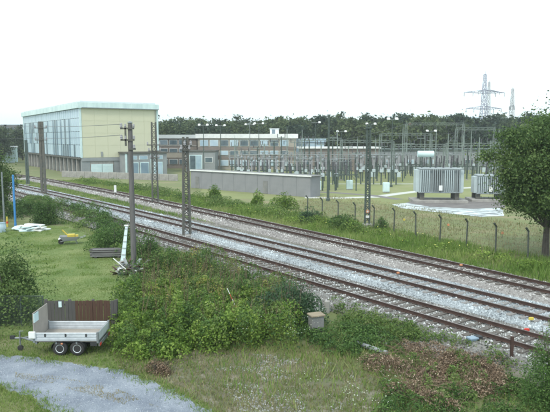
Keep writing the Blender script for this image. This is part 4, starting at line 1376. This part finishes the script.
def mast_flat(name, label, px, Y, ytop, wb, wt, m='steel_dark', th=.085, arms=(), ins=True, n=12, cat='mast', group=None, rz=.5):
    t = thing(name, label, cat, (X_at(px, Y), Y, 0), rz, group)
    h = Z_at(ytop, Y)
    MB().bbox(-.45, .45, -.45, .45, -.1, .35, .04).obj('foundation', M['concrete'], t)
    for s in (-1, 1):
        b = MB()
        q0, q1 = s * wb / 2, s * wt / 2
        b.add([(q0 - th, -.1, .35), (q0 + th, -.1, .35), (q0 + th, .1, .35), (q0 - th, .1, .35), (q1 - th, -.08, h), (q1 + th, -.08, h), (q1 + th, .08, h), (q1 - th, .08, h)],
              [(0, 3, 2, 1), (4, 5, 6, 7), (0, 1, 5, 4), (1, 2, 6, 5), (2, 3, 7, 6), (3, 0, 4, 7)])
        b.obj('upright', M[m], t)
    b = MB()
    for i in range(n):
        f, g = i / n, (i + 1) / n
        wq = lambda f: (wb + (wt - wb) * f) / 2
        za, zb = .5 + (h - .7) * f, .5 + (h - .7) * g
        s = 1 if i % 2 else -1
        b.tube((s * wq(f), -.06, za), (-s * wq(g), -.06, zb), .035, n=4)
        b.tube((-s * wq(f), .06, za), (s * wq(g), .06, zb), .035, n=4)
        b.tube((-wq(g), 0, zb), (wq(g), 0, zb), .035, n=4)
    b.obj('bracing', M[m], t)
    for py, l0, l1 in arms:
        z = Z_at(py, Y)
        MB().box(l0, l1, -.18, -.11, z - .06, z + .06).obj('crossarm', M[m], t)
        if ins:
            for x in (l0 + .08, l1 - .08):
                line_ins('insulator', t, x, -.145, z + .05, 1.5, 'porc_grey')
    return t
m44 = mast_flat('track_mast', 'dark flat topped steel mast farthest left between the hall and the tracks', 44, 86, 121.5, .5, .36, th=.17, arms=((128, -.9, .9), (140, -.9, .9)), rz=0)
m28 = mast_flat('track_mast', 'thin faint mast left of the dark one in front of the hall glass side', 28, 105, 140, .36, .25, 'steel', th=.12, rz=0, n=9)
m155 = mast_flat('track_mast', 'lattice mast with short arms in front of the right edge of the tall hall', 155.5, 74, 122, .75, .5, arms=((145, -.95, .75), (151, -.8, .8), (158, -.6, .6)), n=14)
m187 = mast_flat('track_mast', 'lattice mast standing right at the near track with grey insulators on two arms', 187, 49.5, 137, .62, .36, arms=((145.5, -.2, .5), (150, -.5, .35)), n=16)
m367 = mast_flat('track_mast', 'pale grey mast with an orange and white disc on the far side of the tracks', 367, 56, 124, .42, .28, 'steel', arms=((128, -.35, .35),), n=16, ins=False, rz=0)
MB().tube((0, -.16, Z_at(211, 56) - .02), (0, -.2, Z_at(211, 56) - .02), .17, n=16).obj('disc', M['orange'], m367)
MB().tube((0, -.201, Z_at(211, 56) - .02), (0, -.215, Z_at(211, 56) - .02), .09, n=16).obj('disc_centre', M['white'], m367)
MB().box(-.16, .16, -.19, -.16, Z_at(215, 56) - .25, Z_at(215, 56) - .03).obj('number_plate', M['white'], m367)
# overhead line wires
def wires(label, segs, r, sag, group=None):
    b = MB()
    for a, c in segs: sag_wire(b, a, c, sag, r)
    o = b.obj('overhead_wire', M['wire'])
    return tag(o, label, 'wire', group)
A1 = Vector((wp.location.x - .5, Yp - .16, Z_at(128.5, Yp) + .26)); A2 = Vector((A1.x, A1.y, Z_at(140, Yp) + .3))
B1 = Vector((m44.location.x, 86, Z_at(128, 86) + .3)); B2 = Vector((B1.x, 86, Z_at(140, 86) + .3))
C1 = Vector((-74, 128, 11.0)); C2 = Vector((-74, 128, 8.2))
wires('upper thin wire leading left from the wooden pole across the hall', [(A1, B1), (B1, C1)], .018, .12)
wires('lower thin wire leading left from the wooden pole across the hall', [(A2, B2), (B2, C2)], .018, .12)
gw = []
for (pa, ya, za, pb, yb, zb) in ((341, 120, 7.8, 341, 128, 8.2), (392, 120, 7.8, 392, 118, 7.0), (340, 128, 8.0, 404, 150, 12.0), (444, 118, 7.1, 462, 150, 12.0), (430, 146, 9.4, 478, 138, 10.6), (300, 146, 8, 320, 128, 8.2)):
    gw.append(((X_at(pa, ya), ya, za), (X_at(pb, yb), yb, zb)))
wires('thin conductors strung between the gantries of the switchyard', gw, .03, .3)
bb = MB()
for Y, z, a, c in ((101, 4.36, 256, 350), (116, 5.2, 236, 405), (124, 5.0, 244, 500), (132, 5.2, 246, 505), (109, 4.9, 240, 396)):
    bb.tube((X_at(a, Y), Y, z + .1), (X_at(c, Y), Y, z + .1), .05, n=6)
tag(bb.obj('busbar_pipe', M['galv']), 'long thin pale bars running along the top of the switchgear rows', 'busbar')

# ------------------------------------------------------------------ substation fence with bent concrete posts
fence_pts = [(548, 257.5), (516, 257), (488, 252.5), (461, 246.5), (437, 244), (414, 238.5), (393, 233.5)]
f0 = Vector((17.6, 41.2, 0)); f1 = Vector((9.6, 54.2, 0))
fd = (f1 - f0).normalized(); flen = (f1 - f0).length
fence = thing('wire_fence', 'wire fence with dark bent top concrete posts beside the far track', 'fence', (0, 0, 0))
fa = math.atan2(fd.y, fd.x)
pb_ = MB().bbox(-.05, .05, -.05, .05, -.1, 2.0, .012)
pb_.add([(-.06, -.06, 2.0), (.06, -.06, 2.0), (.06, .06, 2.0), (-.06, .06, 2.0), (-.05, .22, 2.32), (.05, .22, 2.32), (.05, .32, 2.26), (-.05, .32, 2.26)],
        [(0, 1, 5, 4), (1, 2, 6, 5), (2, 3, 7, 6), (3, 0, 4, 7), (4, 5, 6, 7)])
pmesh = pb_.mesh('fence_post', M['post_dark'])
spots = []
s = -14.0
while s < flen + 14:
    p = f0 + fd * s
    spots.append(p); s += 2.72
for p in spots:
    inst('fence_post', pmesh, fence, p, (random.uniform(-.02, .02), random.uniform(-.02, .02), fa))
b = MB()
for p, q in zip(spots[:-1], spots[1:]):
    for z in (.15, .55, .95, 1.35, 1.75, 1.98):
        b.tube(p + Vector((0, 0, z)), q + Vector((0, 0, z)), .006, n=3, cap=False)
    k = 14
    for i in range(k):
        c = p.lerp(q, i / k)
        b.tube(c + Vector((0, 0, .1)), c + Vector((0, 0, 1.98)), .004, n=3, cap=False)
tag(b.obj('fence_wire', M['steel_dark'], fence), kind='stuff')
for x, y, m_, lab in ((502, 238, 'orange', 'small orange disc lying low on the grass behind the wire fence'), (404, 224, 'yellow', 'small yellow marker on the dry grass by the wire fence'), (448, 229.5, 'orange', 'small dull orange marker behind the wire fence, left of the others')):
    p = G(x, y)
    t = thing('marker_post', lab, 'marker', p, 0)
    MB().tube((0, 0, -.05), (0, 0, .45), .025, n=6).obj('stake', M['steel_dark'], t)
    MB().tube((0, -.03, .45), (0, -.06, .45), .12, n=12).obj('disc', M[m_], t)

# ------------------------------------------------------------------ small lineside things
def marker(px, py, h, label):
    t = thing('marker_post', label, 'marker', G(px, py), 0)
    MB().bbox(-.16, .16, -.06, .06, 0, h, .015).obj('post', M['white'], t)
    MB().box(-.163, .163, -.064, .064, h * .3, h * .42).obj('dark_band', M['steel_dark'], t)
    return t
marker(115.5, 197.5, 1.75, 'white marker post with a dark band between the far tracks, left of the tall pole')
def cabinet(px, py, s, h, m_, label, lid='concrete', z=0.0):
    p = G(px, py)
    t = thing('cable_cabinet', label, 'cabinet', (p.x, p.y, z), radians(20))
    MB().bbox(-s / 2, s / 2, -s * .4, s * .4, 0, h, .02).obj('body', M[m_], t)
    MB().bbox(-s / 2 - .05, s / 2 + .05, -s * .4 - .05, s * .4 + .05, h, h + .06, .015).obj('lid', M[lid], t)
    return t
tan = M['tanlid'] = mat('tan_lid', (.30, .25, .18), (.24, .20, .15), 3, .8)
q = cabinet(316, 334, .56, .85, 'conc_dark', 'grey concrete box with a tan lid in the weeds left of the tracks', 'tanlid')
bk = thing('stone_block', 'small pale upright stone behind the grey concrete box by the tracks', 'stone', G(327, 313), .3)
MB().bbox(-.13, .13, -.08, .08, 0, .62, .04).obj('block', M['concrete'], bk)
bx = cabinet(472, 350, .30, .36, 'glass_blue', 'small pale blue box with black end beside the near track', 'gp1', .12)
MB().box(.18, .4, -.13, .13, .0, .44).obj('end_box', M['black'], bx)
def small_sign(px, py, m_, label, z, r=.14):
    p = G(px, py, z)
    t = thing('track_marker', label, 'marker', (p.x, p.y, z), 0)
    MB().tube((0, 0, -.08), (0, 0, .12), .02, n=6).obj('stake', M['steel_dark'], t)
    MB().bbox(-r, r, -r * .4, r * .4, .12, .12 + r * 1.1, .02).obj('plate', M[m_], t)
small_sign(526.5, 334, 'red', 'small red plate between the rails of the near track at the right', .42, .11)
small_sign(531, 322.5, 'yellow', 'small yellow plate on the pale ballast at the right edge', .42, .11)
small_sign(398, 275.5, 'orange', 'small orange plate on the rail of the middle track', .62, .085)
small_sign(461, 267.5, 'orange', 'pale orange plate on the far track', .6, .09)
small_sign(504, 359.5, 'yellow', 'yellow flat plate at the foot of the rusty post', .05, .14)
rp = thing('rusty_post', 'short rusty steel post at the edge of the ballast, lower right', 'post', G(511, 366), 0)
MB().box(-.05, .05, -.05, .05, -.2, 1.15).box(-.06, .06, -.008, .008, .6, 1.1).obj('post', M['rail'], rp)
# pipe lying in the grass
pp = thing('grey_pipe', 'grey pipe lying in the grass between the brambles and the dead stalk heap', 'pipe', (0, 0, 0))
a = G(354, 342, .2); c = G(387, 353, .12)
MB().tube(a, c, .09, n=12).obj('pipe', M['greywall'], pp)
MB().tube(a - (c - a).normalized() * .02, a + (c - a).normalized() * .12, .11, n=12).obj('collar', M['steel_dark'], pp)
# red and white stick
st = thing('range_pole', 'leaning red and white stick poking out of the brambles', 'pole', G(240, 322), 0)
base = Vector((0, 0, .3)); tip = Vector((-.6, .2, 1.55))
for i in range(5):
    MB().tube(base.lerp(tip, i / 5), base.lerp(tip, (i + 1) / 5), .014, n=6).obj('band', M['red' if i % 2 else 'white'], st)

# ------------------------------------------------------------------ garden things
bp_ = thing('blue_pole', 'bright blue pole at the left of the lawn beside the round bush', 'pole', G(15.5, 226), 0)
hb = Z_at(176, G(15.5, 226).y)
MB().lathe([(.10, -.1), (.10, hb * .5), (.09, hb)], n=12).obj('shaft', M['blue'], bp_)
MB().lathe([(.12, 0), (.12, .25), (.1, .26)], n=12).obj('base_collar', M['blue'], bp_)
MB().lathe([(.09, hb), (.11, hb + .04), (.04, hb + .12)], n=12).obj('cap', M['blue'], bp_)
gpz = thing('grey_pole', 'pale grey pole at the far left edge, left of the blue pole', 'pole', G(4.5, 226), 0)
MB().lathe([(.09, -.1), (.085, 2), (.07, Z_at(172, G(4.5, 226).y))], n=12).obj('shaft', M['galv'], gpz)
MB().lathe([(.13, 0), (.13, .2), (.09, .22)], n=12).obj('base_collar', M['galv'], gpz)
yb = thing('yellow_stake', 'short pale yellow stake between the grey pole and the blue pole', 'stake', G(7.5, 227), 0)
MB().lathe([(.09, 0), (.09, .55), (.07, 1.0)], n=8).obj('stake', M['yellow'], yb)
MB().lathe([(.095, .35), (.095, .55)], n=8).obj('red_band', M['red'], yb)
bt = thing('water_butt', 'pale blue barrel cut by the left edge of the picture', 'barrel', G(1, 232), 0)
MB().lathe([(.38, 0), (.45, .35), (.45, .5), (.4, .8)], n=18).obj('body', M['gp2'], bt)
MB().lathe([(.42, .8), (.42, .86), (.1, .9)], n=18).obj('lid', M['glass_blue'], bt)
# heap of white slabs / folded sheets
wpz = G(31, 230.5)
wh = thing('white_slab_stack', 'low untidy stack of white slabs and sheets at the edge of the lawn', 'stack', wpz, .0)
rr = random.Random(6)
for i in range(15):
    L1, L2 = rr.uniform(.35, 1.0), rr.uniform(.25, .5)
    lay = i // 6
    x = rr.uniform(-1.25, 1.25) * (1 - lay * .28); y = rr.uniform(-.5, .5)
    o = inst('slab', MB().bbox(-L1, L1, -L2, L2, 0, .09, .02).mesh('slab', M['white'] if i % 4 else M['cyanwhite']), wh, (x, y, .04 + .17 * lay + rr.uniform(0, .06)),
             (rr.uniform(-.16, .16), rr.uniform(-.2, .2), rr.uniform(-.5, .5)))
# wheelbarrow with yellow load
wbz = G(71, 244)
wb = thing('wheelbarrow', 'grey wheelbarrow with yellow things in it on the lawn', 'wheelbarrow', wbz, radians(15))
MB().add([(-.55, -.35, .32), (.45, -.3, .32), (.45, .3, .32), (-.55, .35, .32), (-.85, -.48, .68), (.62, -.42, .62), (.62, .42, .62), (-.85, .48, .68)],
         [(0, 3, 2, 1), (0, 1, 5, 4), (1, 2, 6, 5), (2, 3, 7, 6), (3, 0, 4, 7)]).obj('tray', M['greywall'], wb)
MB().tube((-.75, -.07, .22), (-.75, .07, .22), .22, n=16).obj('wheel', M['rubber'], wb)
for s in (-1, 1):
    MB().path([Vector((-.8, s * .1, .22)), Vector((-.3, s * .25, .3)), Vector((.5, s * .3, .42)), Vector((1.15, s * .32, .62))], .025, 6).obj('handle', M['galv'], wb)
    MB().path([Vector((.35, s * .25, .32)), Vector((.5, s * .28, 0))], .022, 6).obj('leg', M['galv'], wb)
yl = thing('yellow_toy_digger', 'yellow plastic piece with a raised arm lying in the wheelbarrow', 'toy', (wbz.x, wbz.y, .55), radians(15))
MB().bbox(-.25, .35, -.18, .18, .02, .28, .04).obj('body', M['yellow'], yl)
MB().tube((-.25, 0, .2), (-.62, 0, .62), .06, n=6).obj('arm', M['yellow'], yl)
MB().bbox(.35, .6, -.14, .14, .05, .2, .03).obj('blade', M['yellow'], yl)
pt = thing('stone', 'single pale stone on the grass left of the wheelbarrow', 'stone', G(61, 240), 0)
MB().lathe([(.2, 0), (.24, .08), (.16, .18), (.04, .22)], n=7).obj('stone', M['white'], pt)
# timber stack
tsz = G(108, 257)
ts = thing('timber_stack', 'low stack of grey weathered planks at the edge of the lawn', 'timber stack', tsz, radians(6))
pl = MB().bbox(-1.15, 1.15, -.09, .09, 0, .06, .012).mesh('plank', M['conc_dark'])
pl2 = MB().bbox(-1.15, 1.15, -.09, .09, 0, .06, .012).mesh('plank', M['plank'])
for i in range(24):
    lay, j = i // 4, i % 4
    inst('plank', pl if rr.random() < .6 else pl2, ts, (rr.uniform(-.12, .12), -.33 + j * .21, .12 + lay * .085), (0, 0, rr.uniform(-.04, .04)))
for x in (-.8, .8):
    MB().bbox(x - .08, x + .08, -.4, .4, 0, .115, .01).obj('bearer', M['plank'], ts)
# leaning pale board and rubble pile
lz = G(121, 270)
lb = thing('leaning_board', 'long narrow pale board leaning up against the green shrub by the lawn', 'board', lz, 0)
top_z = Z_at(226, lz.y + .6)
x1 = X_at(127.5, lz.y + .6) - lz.x
MB().add([(-.06, 0, .35), (.26, 0, .35), (.26, .07, .35), (-.06, .07, .35), (x1 - .07, .6, top_z), (x1 + .09, .6, top_z), (x1 + .09, .67, top_z), (x1 - .07, .67, top_z)],
         [(0, 3, 2, 1), (4, 5, 6, 7), (0, 1, 5, 4), (1, 2, 6, 5), (2, 3, 7, 6), (3, 0, 4, 7)]).obj('board', M['cyanwhite'], lb)
MB().tube((x1 - .12, .6, top_z + .02), (x1 + .14, .6, top_z + .02), .06, n=8).obj('end_roll', M['white'], lb)
for i in range(6):
    f = (i + .5) / 6
    MB().box(f * x1 - .05, f * x1 + .24 - .15 * f, .6 * f - .035, .6 * f - .01, .35 + (top_z - .35) * f, .42 + (top_z - .35) * f).obj('batten', M['alu'], lb)
rz_ = thing('junk_pile', 'pile of brown and pale broken boards at the foot of the leaning board', 'junk pile', G(124, 274), 0)
for i in range(44):
    L1 = rr.uniform(.2, .6)
    mm2 = M[('white', 'conc_dark', 'plank_brown', 'greywall', 'beige')[i % 5]]
    inst('board', MB().bbox(-L1, L1, -.08, .08, 0, .05, .01).mesh('board', mm2), rz_, (rr.uniform(-.6, 1.2), rr.uniform(-.5, .5), .05 + rr.uniform(0, .75)),
         (rr.uniform(-.5, .5), rr.uniform(-.7, .7), rr.uniform(-1.5, 1.5)))

# plank fence behind the trailer
Yf = 25.6
fx0, fx1 = X_at(44, Yf, 1), X_at(119, Yf, 1)
pf = thing('plank_fence', 'dark plank fence behind the trailer, grey on the left and red brown on the right', 'fence', (fx0, Yf, 0), 0)
hf = Z_at(300.5, Yf)
wdt = .155; n = int((fx1 - fx0) / wdt)
pmg = MB().bbox(.004, wdt - .006, 0, .025, .05, hf, .006).mesh('plank', M['plank'])
pmb = MB().bbox(.004, wdt - .006, 0, .025, .05, hf, .006).mesh('plank', M['plank_brown'])
for i in range(n):
    f = i / n
    inst('plank', pmb if f > .40 and f < .86 else pmg, pf, (i * wdt, rr.uniform(-.008, .008), rr.uniform(-.025, .02)), (rr.uniform(-.01, .01), rr.uniform(-.008, .008), 0))
for z in (.35, hf - .2):
    MB().box(0, n * wdt, .03, .08, z - .04, z + .04).obj('rail', M['plank'], pf)
for i in range(4):
    x = i * (n * wdt - .1) / 3
    MB().box(x, x + .1, .081, .18, -.1, hf + .02).obj('post', M['plank'], pf)
nb = thing('notice_plate', 'small pale plate fixed to the grey part of the plank fence', 'plate', (X_at(61, Yf - .05) , Yf - .045, Z_at(307, Yf)), 0)
MB().bbox(-.07, .07, 0, .02, 0, .26, .004).obj('plate', M['cyanwhite'], nb)
# wire fence at the left
gf = thing('garden_wire_fence', 'green wire mesh fence in front of the yellow green bush, left of the trailer', 'fence', (0, 26.0, 0), 0)
x0, x1 = X_at(-45, 26), X_at(44, 26)
npst = 5
for i in range(npst):
    x = x0 + (x1 - x0) * i / (npst - 1)
    MB().tube((x, 0, -.1), (x, 0, 1.42), .03, n=8).obj('post', M['steel'], gf)
b = MB()
for i in range(25):
    b.tube((x0, 0, .05 + i * .055), (x1, 0, .05 + i * .055), .0045, n=3, cap=False)
k = int((x1 - x0) / .05)
for i in range(k):
    x = x0 + i * (x1 - x0) / k
    b.tube((x, 0, .03), (x, 0, 1.38), .0045, n=3, cap=False)
tag(b.obj('wire_mesh', M['steel'], gf), kind='stuff')
MB().tube((x0, 0, 1.41), (x1, 0, 1.41), .018, n=6).obj('top_rail', M['steel'], gf)

# ------------------------------------------------------------------ trailer
TY0 = G(69, 356).y
TY1 = TY0 + 1.45
TX0, TX1 = X_at(34.5, TY0, .8), X_at(97.5, TY0, .8)
print('TRAILER', TX0, TX1, TY0)
tr = thing('trailer', 'flat twin axle trailer with low silver drop sides parked by the gravel road', 'trailer', ((TX0 + TX1) / 2, (TY0 + TY1) / 2, 0), 0)
W = (TX1 - TX0) / 2; D = (TY1 - TY0) / 2
zb, zt = .60, .95
MB().box(-W, W, -D, D, zb - .02, zb + .02).obj('bed_floor', M['beige'], tr)
f = MB()
for y in (-D * .55, D * .55): f.box(-W, W, y - .04, y + .04, zb - .14, zb - .021)
for x in (-W + .05, -.4, .4, W - .05): f.box(x - .03, x + .03, -D, D, zb - .12, zb - .022)
f.obj('frame', M['galv'], tr)
def side(x0, x1, y0, y1, along, nm):
    b = MB().bbox(x0, x1, y0, y1, zb + .021, zt, .01)
    o = b.obj(nm, M['alu'], tr)
    return o
s1 = side(-W, W, -D - .03, -D, 'x', 'drop_side')
for z in (zb + .09, zb + .20, zb + .31):
    MB().box(-W + .04, W - .04, -D - .045, -D - .031, z - .022, z + .022).obj('ridge', M['alu'], s1)
s2 = side(-W, W, D, D + .03, 'x', 'drop_side')
for z in (zb + .09, zb + .20, zb + .31):
    MB().box(-W + .04, W - .04, D - .014, D - .001, z - .022, z + .022).obj('ridge', M['alu'], s2)
side(W, W + .03, -D, D, 'y', 'tailgate')
for x, y in ((-W - .03, -D - .03), (W, -D - .06), (W, D + .0), (-W - .03, D)):
    MB().box(x - .02, x + .05, y - .01, y + .06, zb - .05, zt + .03).obj('corner_post', M['galv'], tr)
for x in (-.8, 0, .8):
    MB().box(x - .03, x + .03, -D - .06, -D - .046, zt - .16, zt - .04).obj('latch', M['black'], tr)
# tall front board, standing across the trailer
MB().bbox(-W - .05, -W - .01, -D, D, zb, 1.72, .01).obj('front_board', M['beige'], tr)
MB().bbox(-W - .008, -W + .03, -D - .02, -D + .42, 1.34, 1.70, .015).obj('folded_sheet', M['cyanwhite'], tr)
MB().bbox(-W - .2, -W + .08, -D - .12, -D - .06, zb + .15, zb + .42, .03).obj('corner_sheet', M['white'], tr)
for x, nmx in ((-.32, ''), (.36, '')):
    for s in (-1, 1):
        wh_ = thing('wheel', None, None, (x + .05, s * (D + .0) - s * .1 - (.0), .29), 0)
        for kx in ('label', 'category'):
            if kx in wh_: del wh_[kx]
        wh_.parent = tr
        y0_ = -.08
        MB().lathe([(.15, -.09), (.25, -.1), (.285, -.07), (.29, 0), (.285, .07), (.25, .1), (.15, .09)], n=24).obj('tyre', M['rubber'], wh_, smooth=True)
        MB().lathe([(.16, -.07), (.165, -.1), (.13, -.085), (.05, -.06), (.05, .06), (.13, .085), (.165, .1), (.16, .07)], n=20).obj('rim', M['alu'], wh_)
        for ch in wh_.children: ch.rotation_euler = (pi / 2, 0, 0)
for s in (-1, 1):
    b = MB()
    pts = []
    for i in range(13):
        a = pi * i / 12
        cx = .36 if a < pi / 2 else -.32
        pts.append((cx + .05 + .33 * cos(a), .29 + .31 * sin(a)))
    y0_, y1_ = s * (D - .1) - .13, s * (D - .1) + .13
    for (xa, za), (xb, zb_) in zip(pts[:-1], pts[1:]):
        b.add([(xa, y0_, za), (xb, y0_, zb_), (xb, y1_, zb_), (xa, y1_, za), (xa, y0_, za + .02), (xb, y0_, zb_ + .02), (xb, y1_, zb_ + .02), (xa, y1_, za + .02)],
              [(0, 1, 2, 3), (4, 7, 6, 5), (0, 4, 5, 1), (3, 2, 6, 7)])
    b.obj('mudguard', M['black'], tr)
MB().box(-.4, .5, -.03, .03, .26, .32).tube((-.27, -D + .1, .29), (-.27, D - .1, .29), .03).tube((.41, -D + .1, .29), (.41, D - .1, .29), .03).obj('axle', M['steel_dark'], tr)
b = MB()
b.tube((-W, -.5, zb - .1), (-W - .75, 0, zb - .12), .04).tube((-W, .5, zb - .1), (-W - .75, 0, zb - .12), .04).tube((-W - .7, 0, zb - .12), (-W - 1.15, 0, zb - .12), .04)
b.obj('drawbar', M['galv'], tr)
MB().box(-W - 1.28, -W - 1.1, -.05, .05, zb - .16, zb - .03).obj('coupling', M['black'], tr)
MB().tube((-W - .85, -.1, .12), (-W - .85, -.1, .8), .03).tube((-W - .85, -.1, .8), (-W - .7, -.1, .8), .015).obj('jockey_post', M['galv'], tr)
MB().tube((-W - .85, -.14, .11), (-W - .85, -.06, .11), .11, n=14).obj('jockey_wheel', M['rubber'], tr)
lbz = MB().box(W + .031, W + .07, -D, D, zb - .2, zb - .08).obj('light_board', M['galv'], tr)
for y in (-D + .12, D - .12):
    MB().box(W + .071, W + .09, y - .1, y + .1, zb - .19, zb - .09).obj('tail_light', M['red'], tr)
MB().box(W - .28, W - .02, -D - .04, -D - .0, zb - .18, zb - .03).obj('side_marker', M['black'], tr)
MB().bbox(-.2, -.12, -D - .065, -D - .046, zb - .11, zb - .05, .01).obj('side_light', M['orange'], tr)
# scattered litter near the trackside: flat pale slabs in the grass

# ------------------------------------------------------------------ air
hz = MB().box(-2400, 2400, -400, 2400, -1.5, 76).obj('haze', None)
hz.data.materials.clear()
hm = bpy.data.materials.new('haze_air'); hm.use_nodes = True
hm.node_tree.nodes.clear()
pv = hm.node_tree.nodes.new('ShaderNodeVolumePrincipled')
pv.inputs['Color'].default_value = (.86, .95, 1.0, 1)
pv.inputs['Density'].default_value = HAZE_DENSITY
pv.inputs['Anisotropy'].default_value = 0.0
ho = hm.node_tree.nodes.new('ShaderNodeOutputMaterial')
hm.node_tree.links.new(pv.outputs[0], ho.inputs['Volume'])
hz.data.materials.append(hm)
tag(hz, kind='stuff')
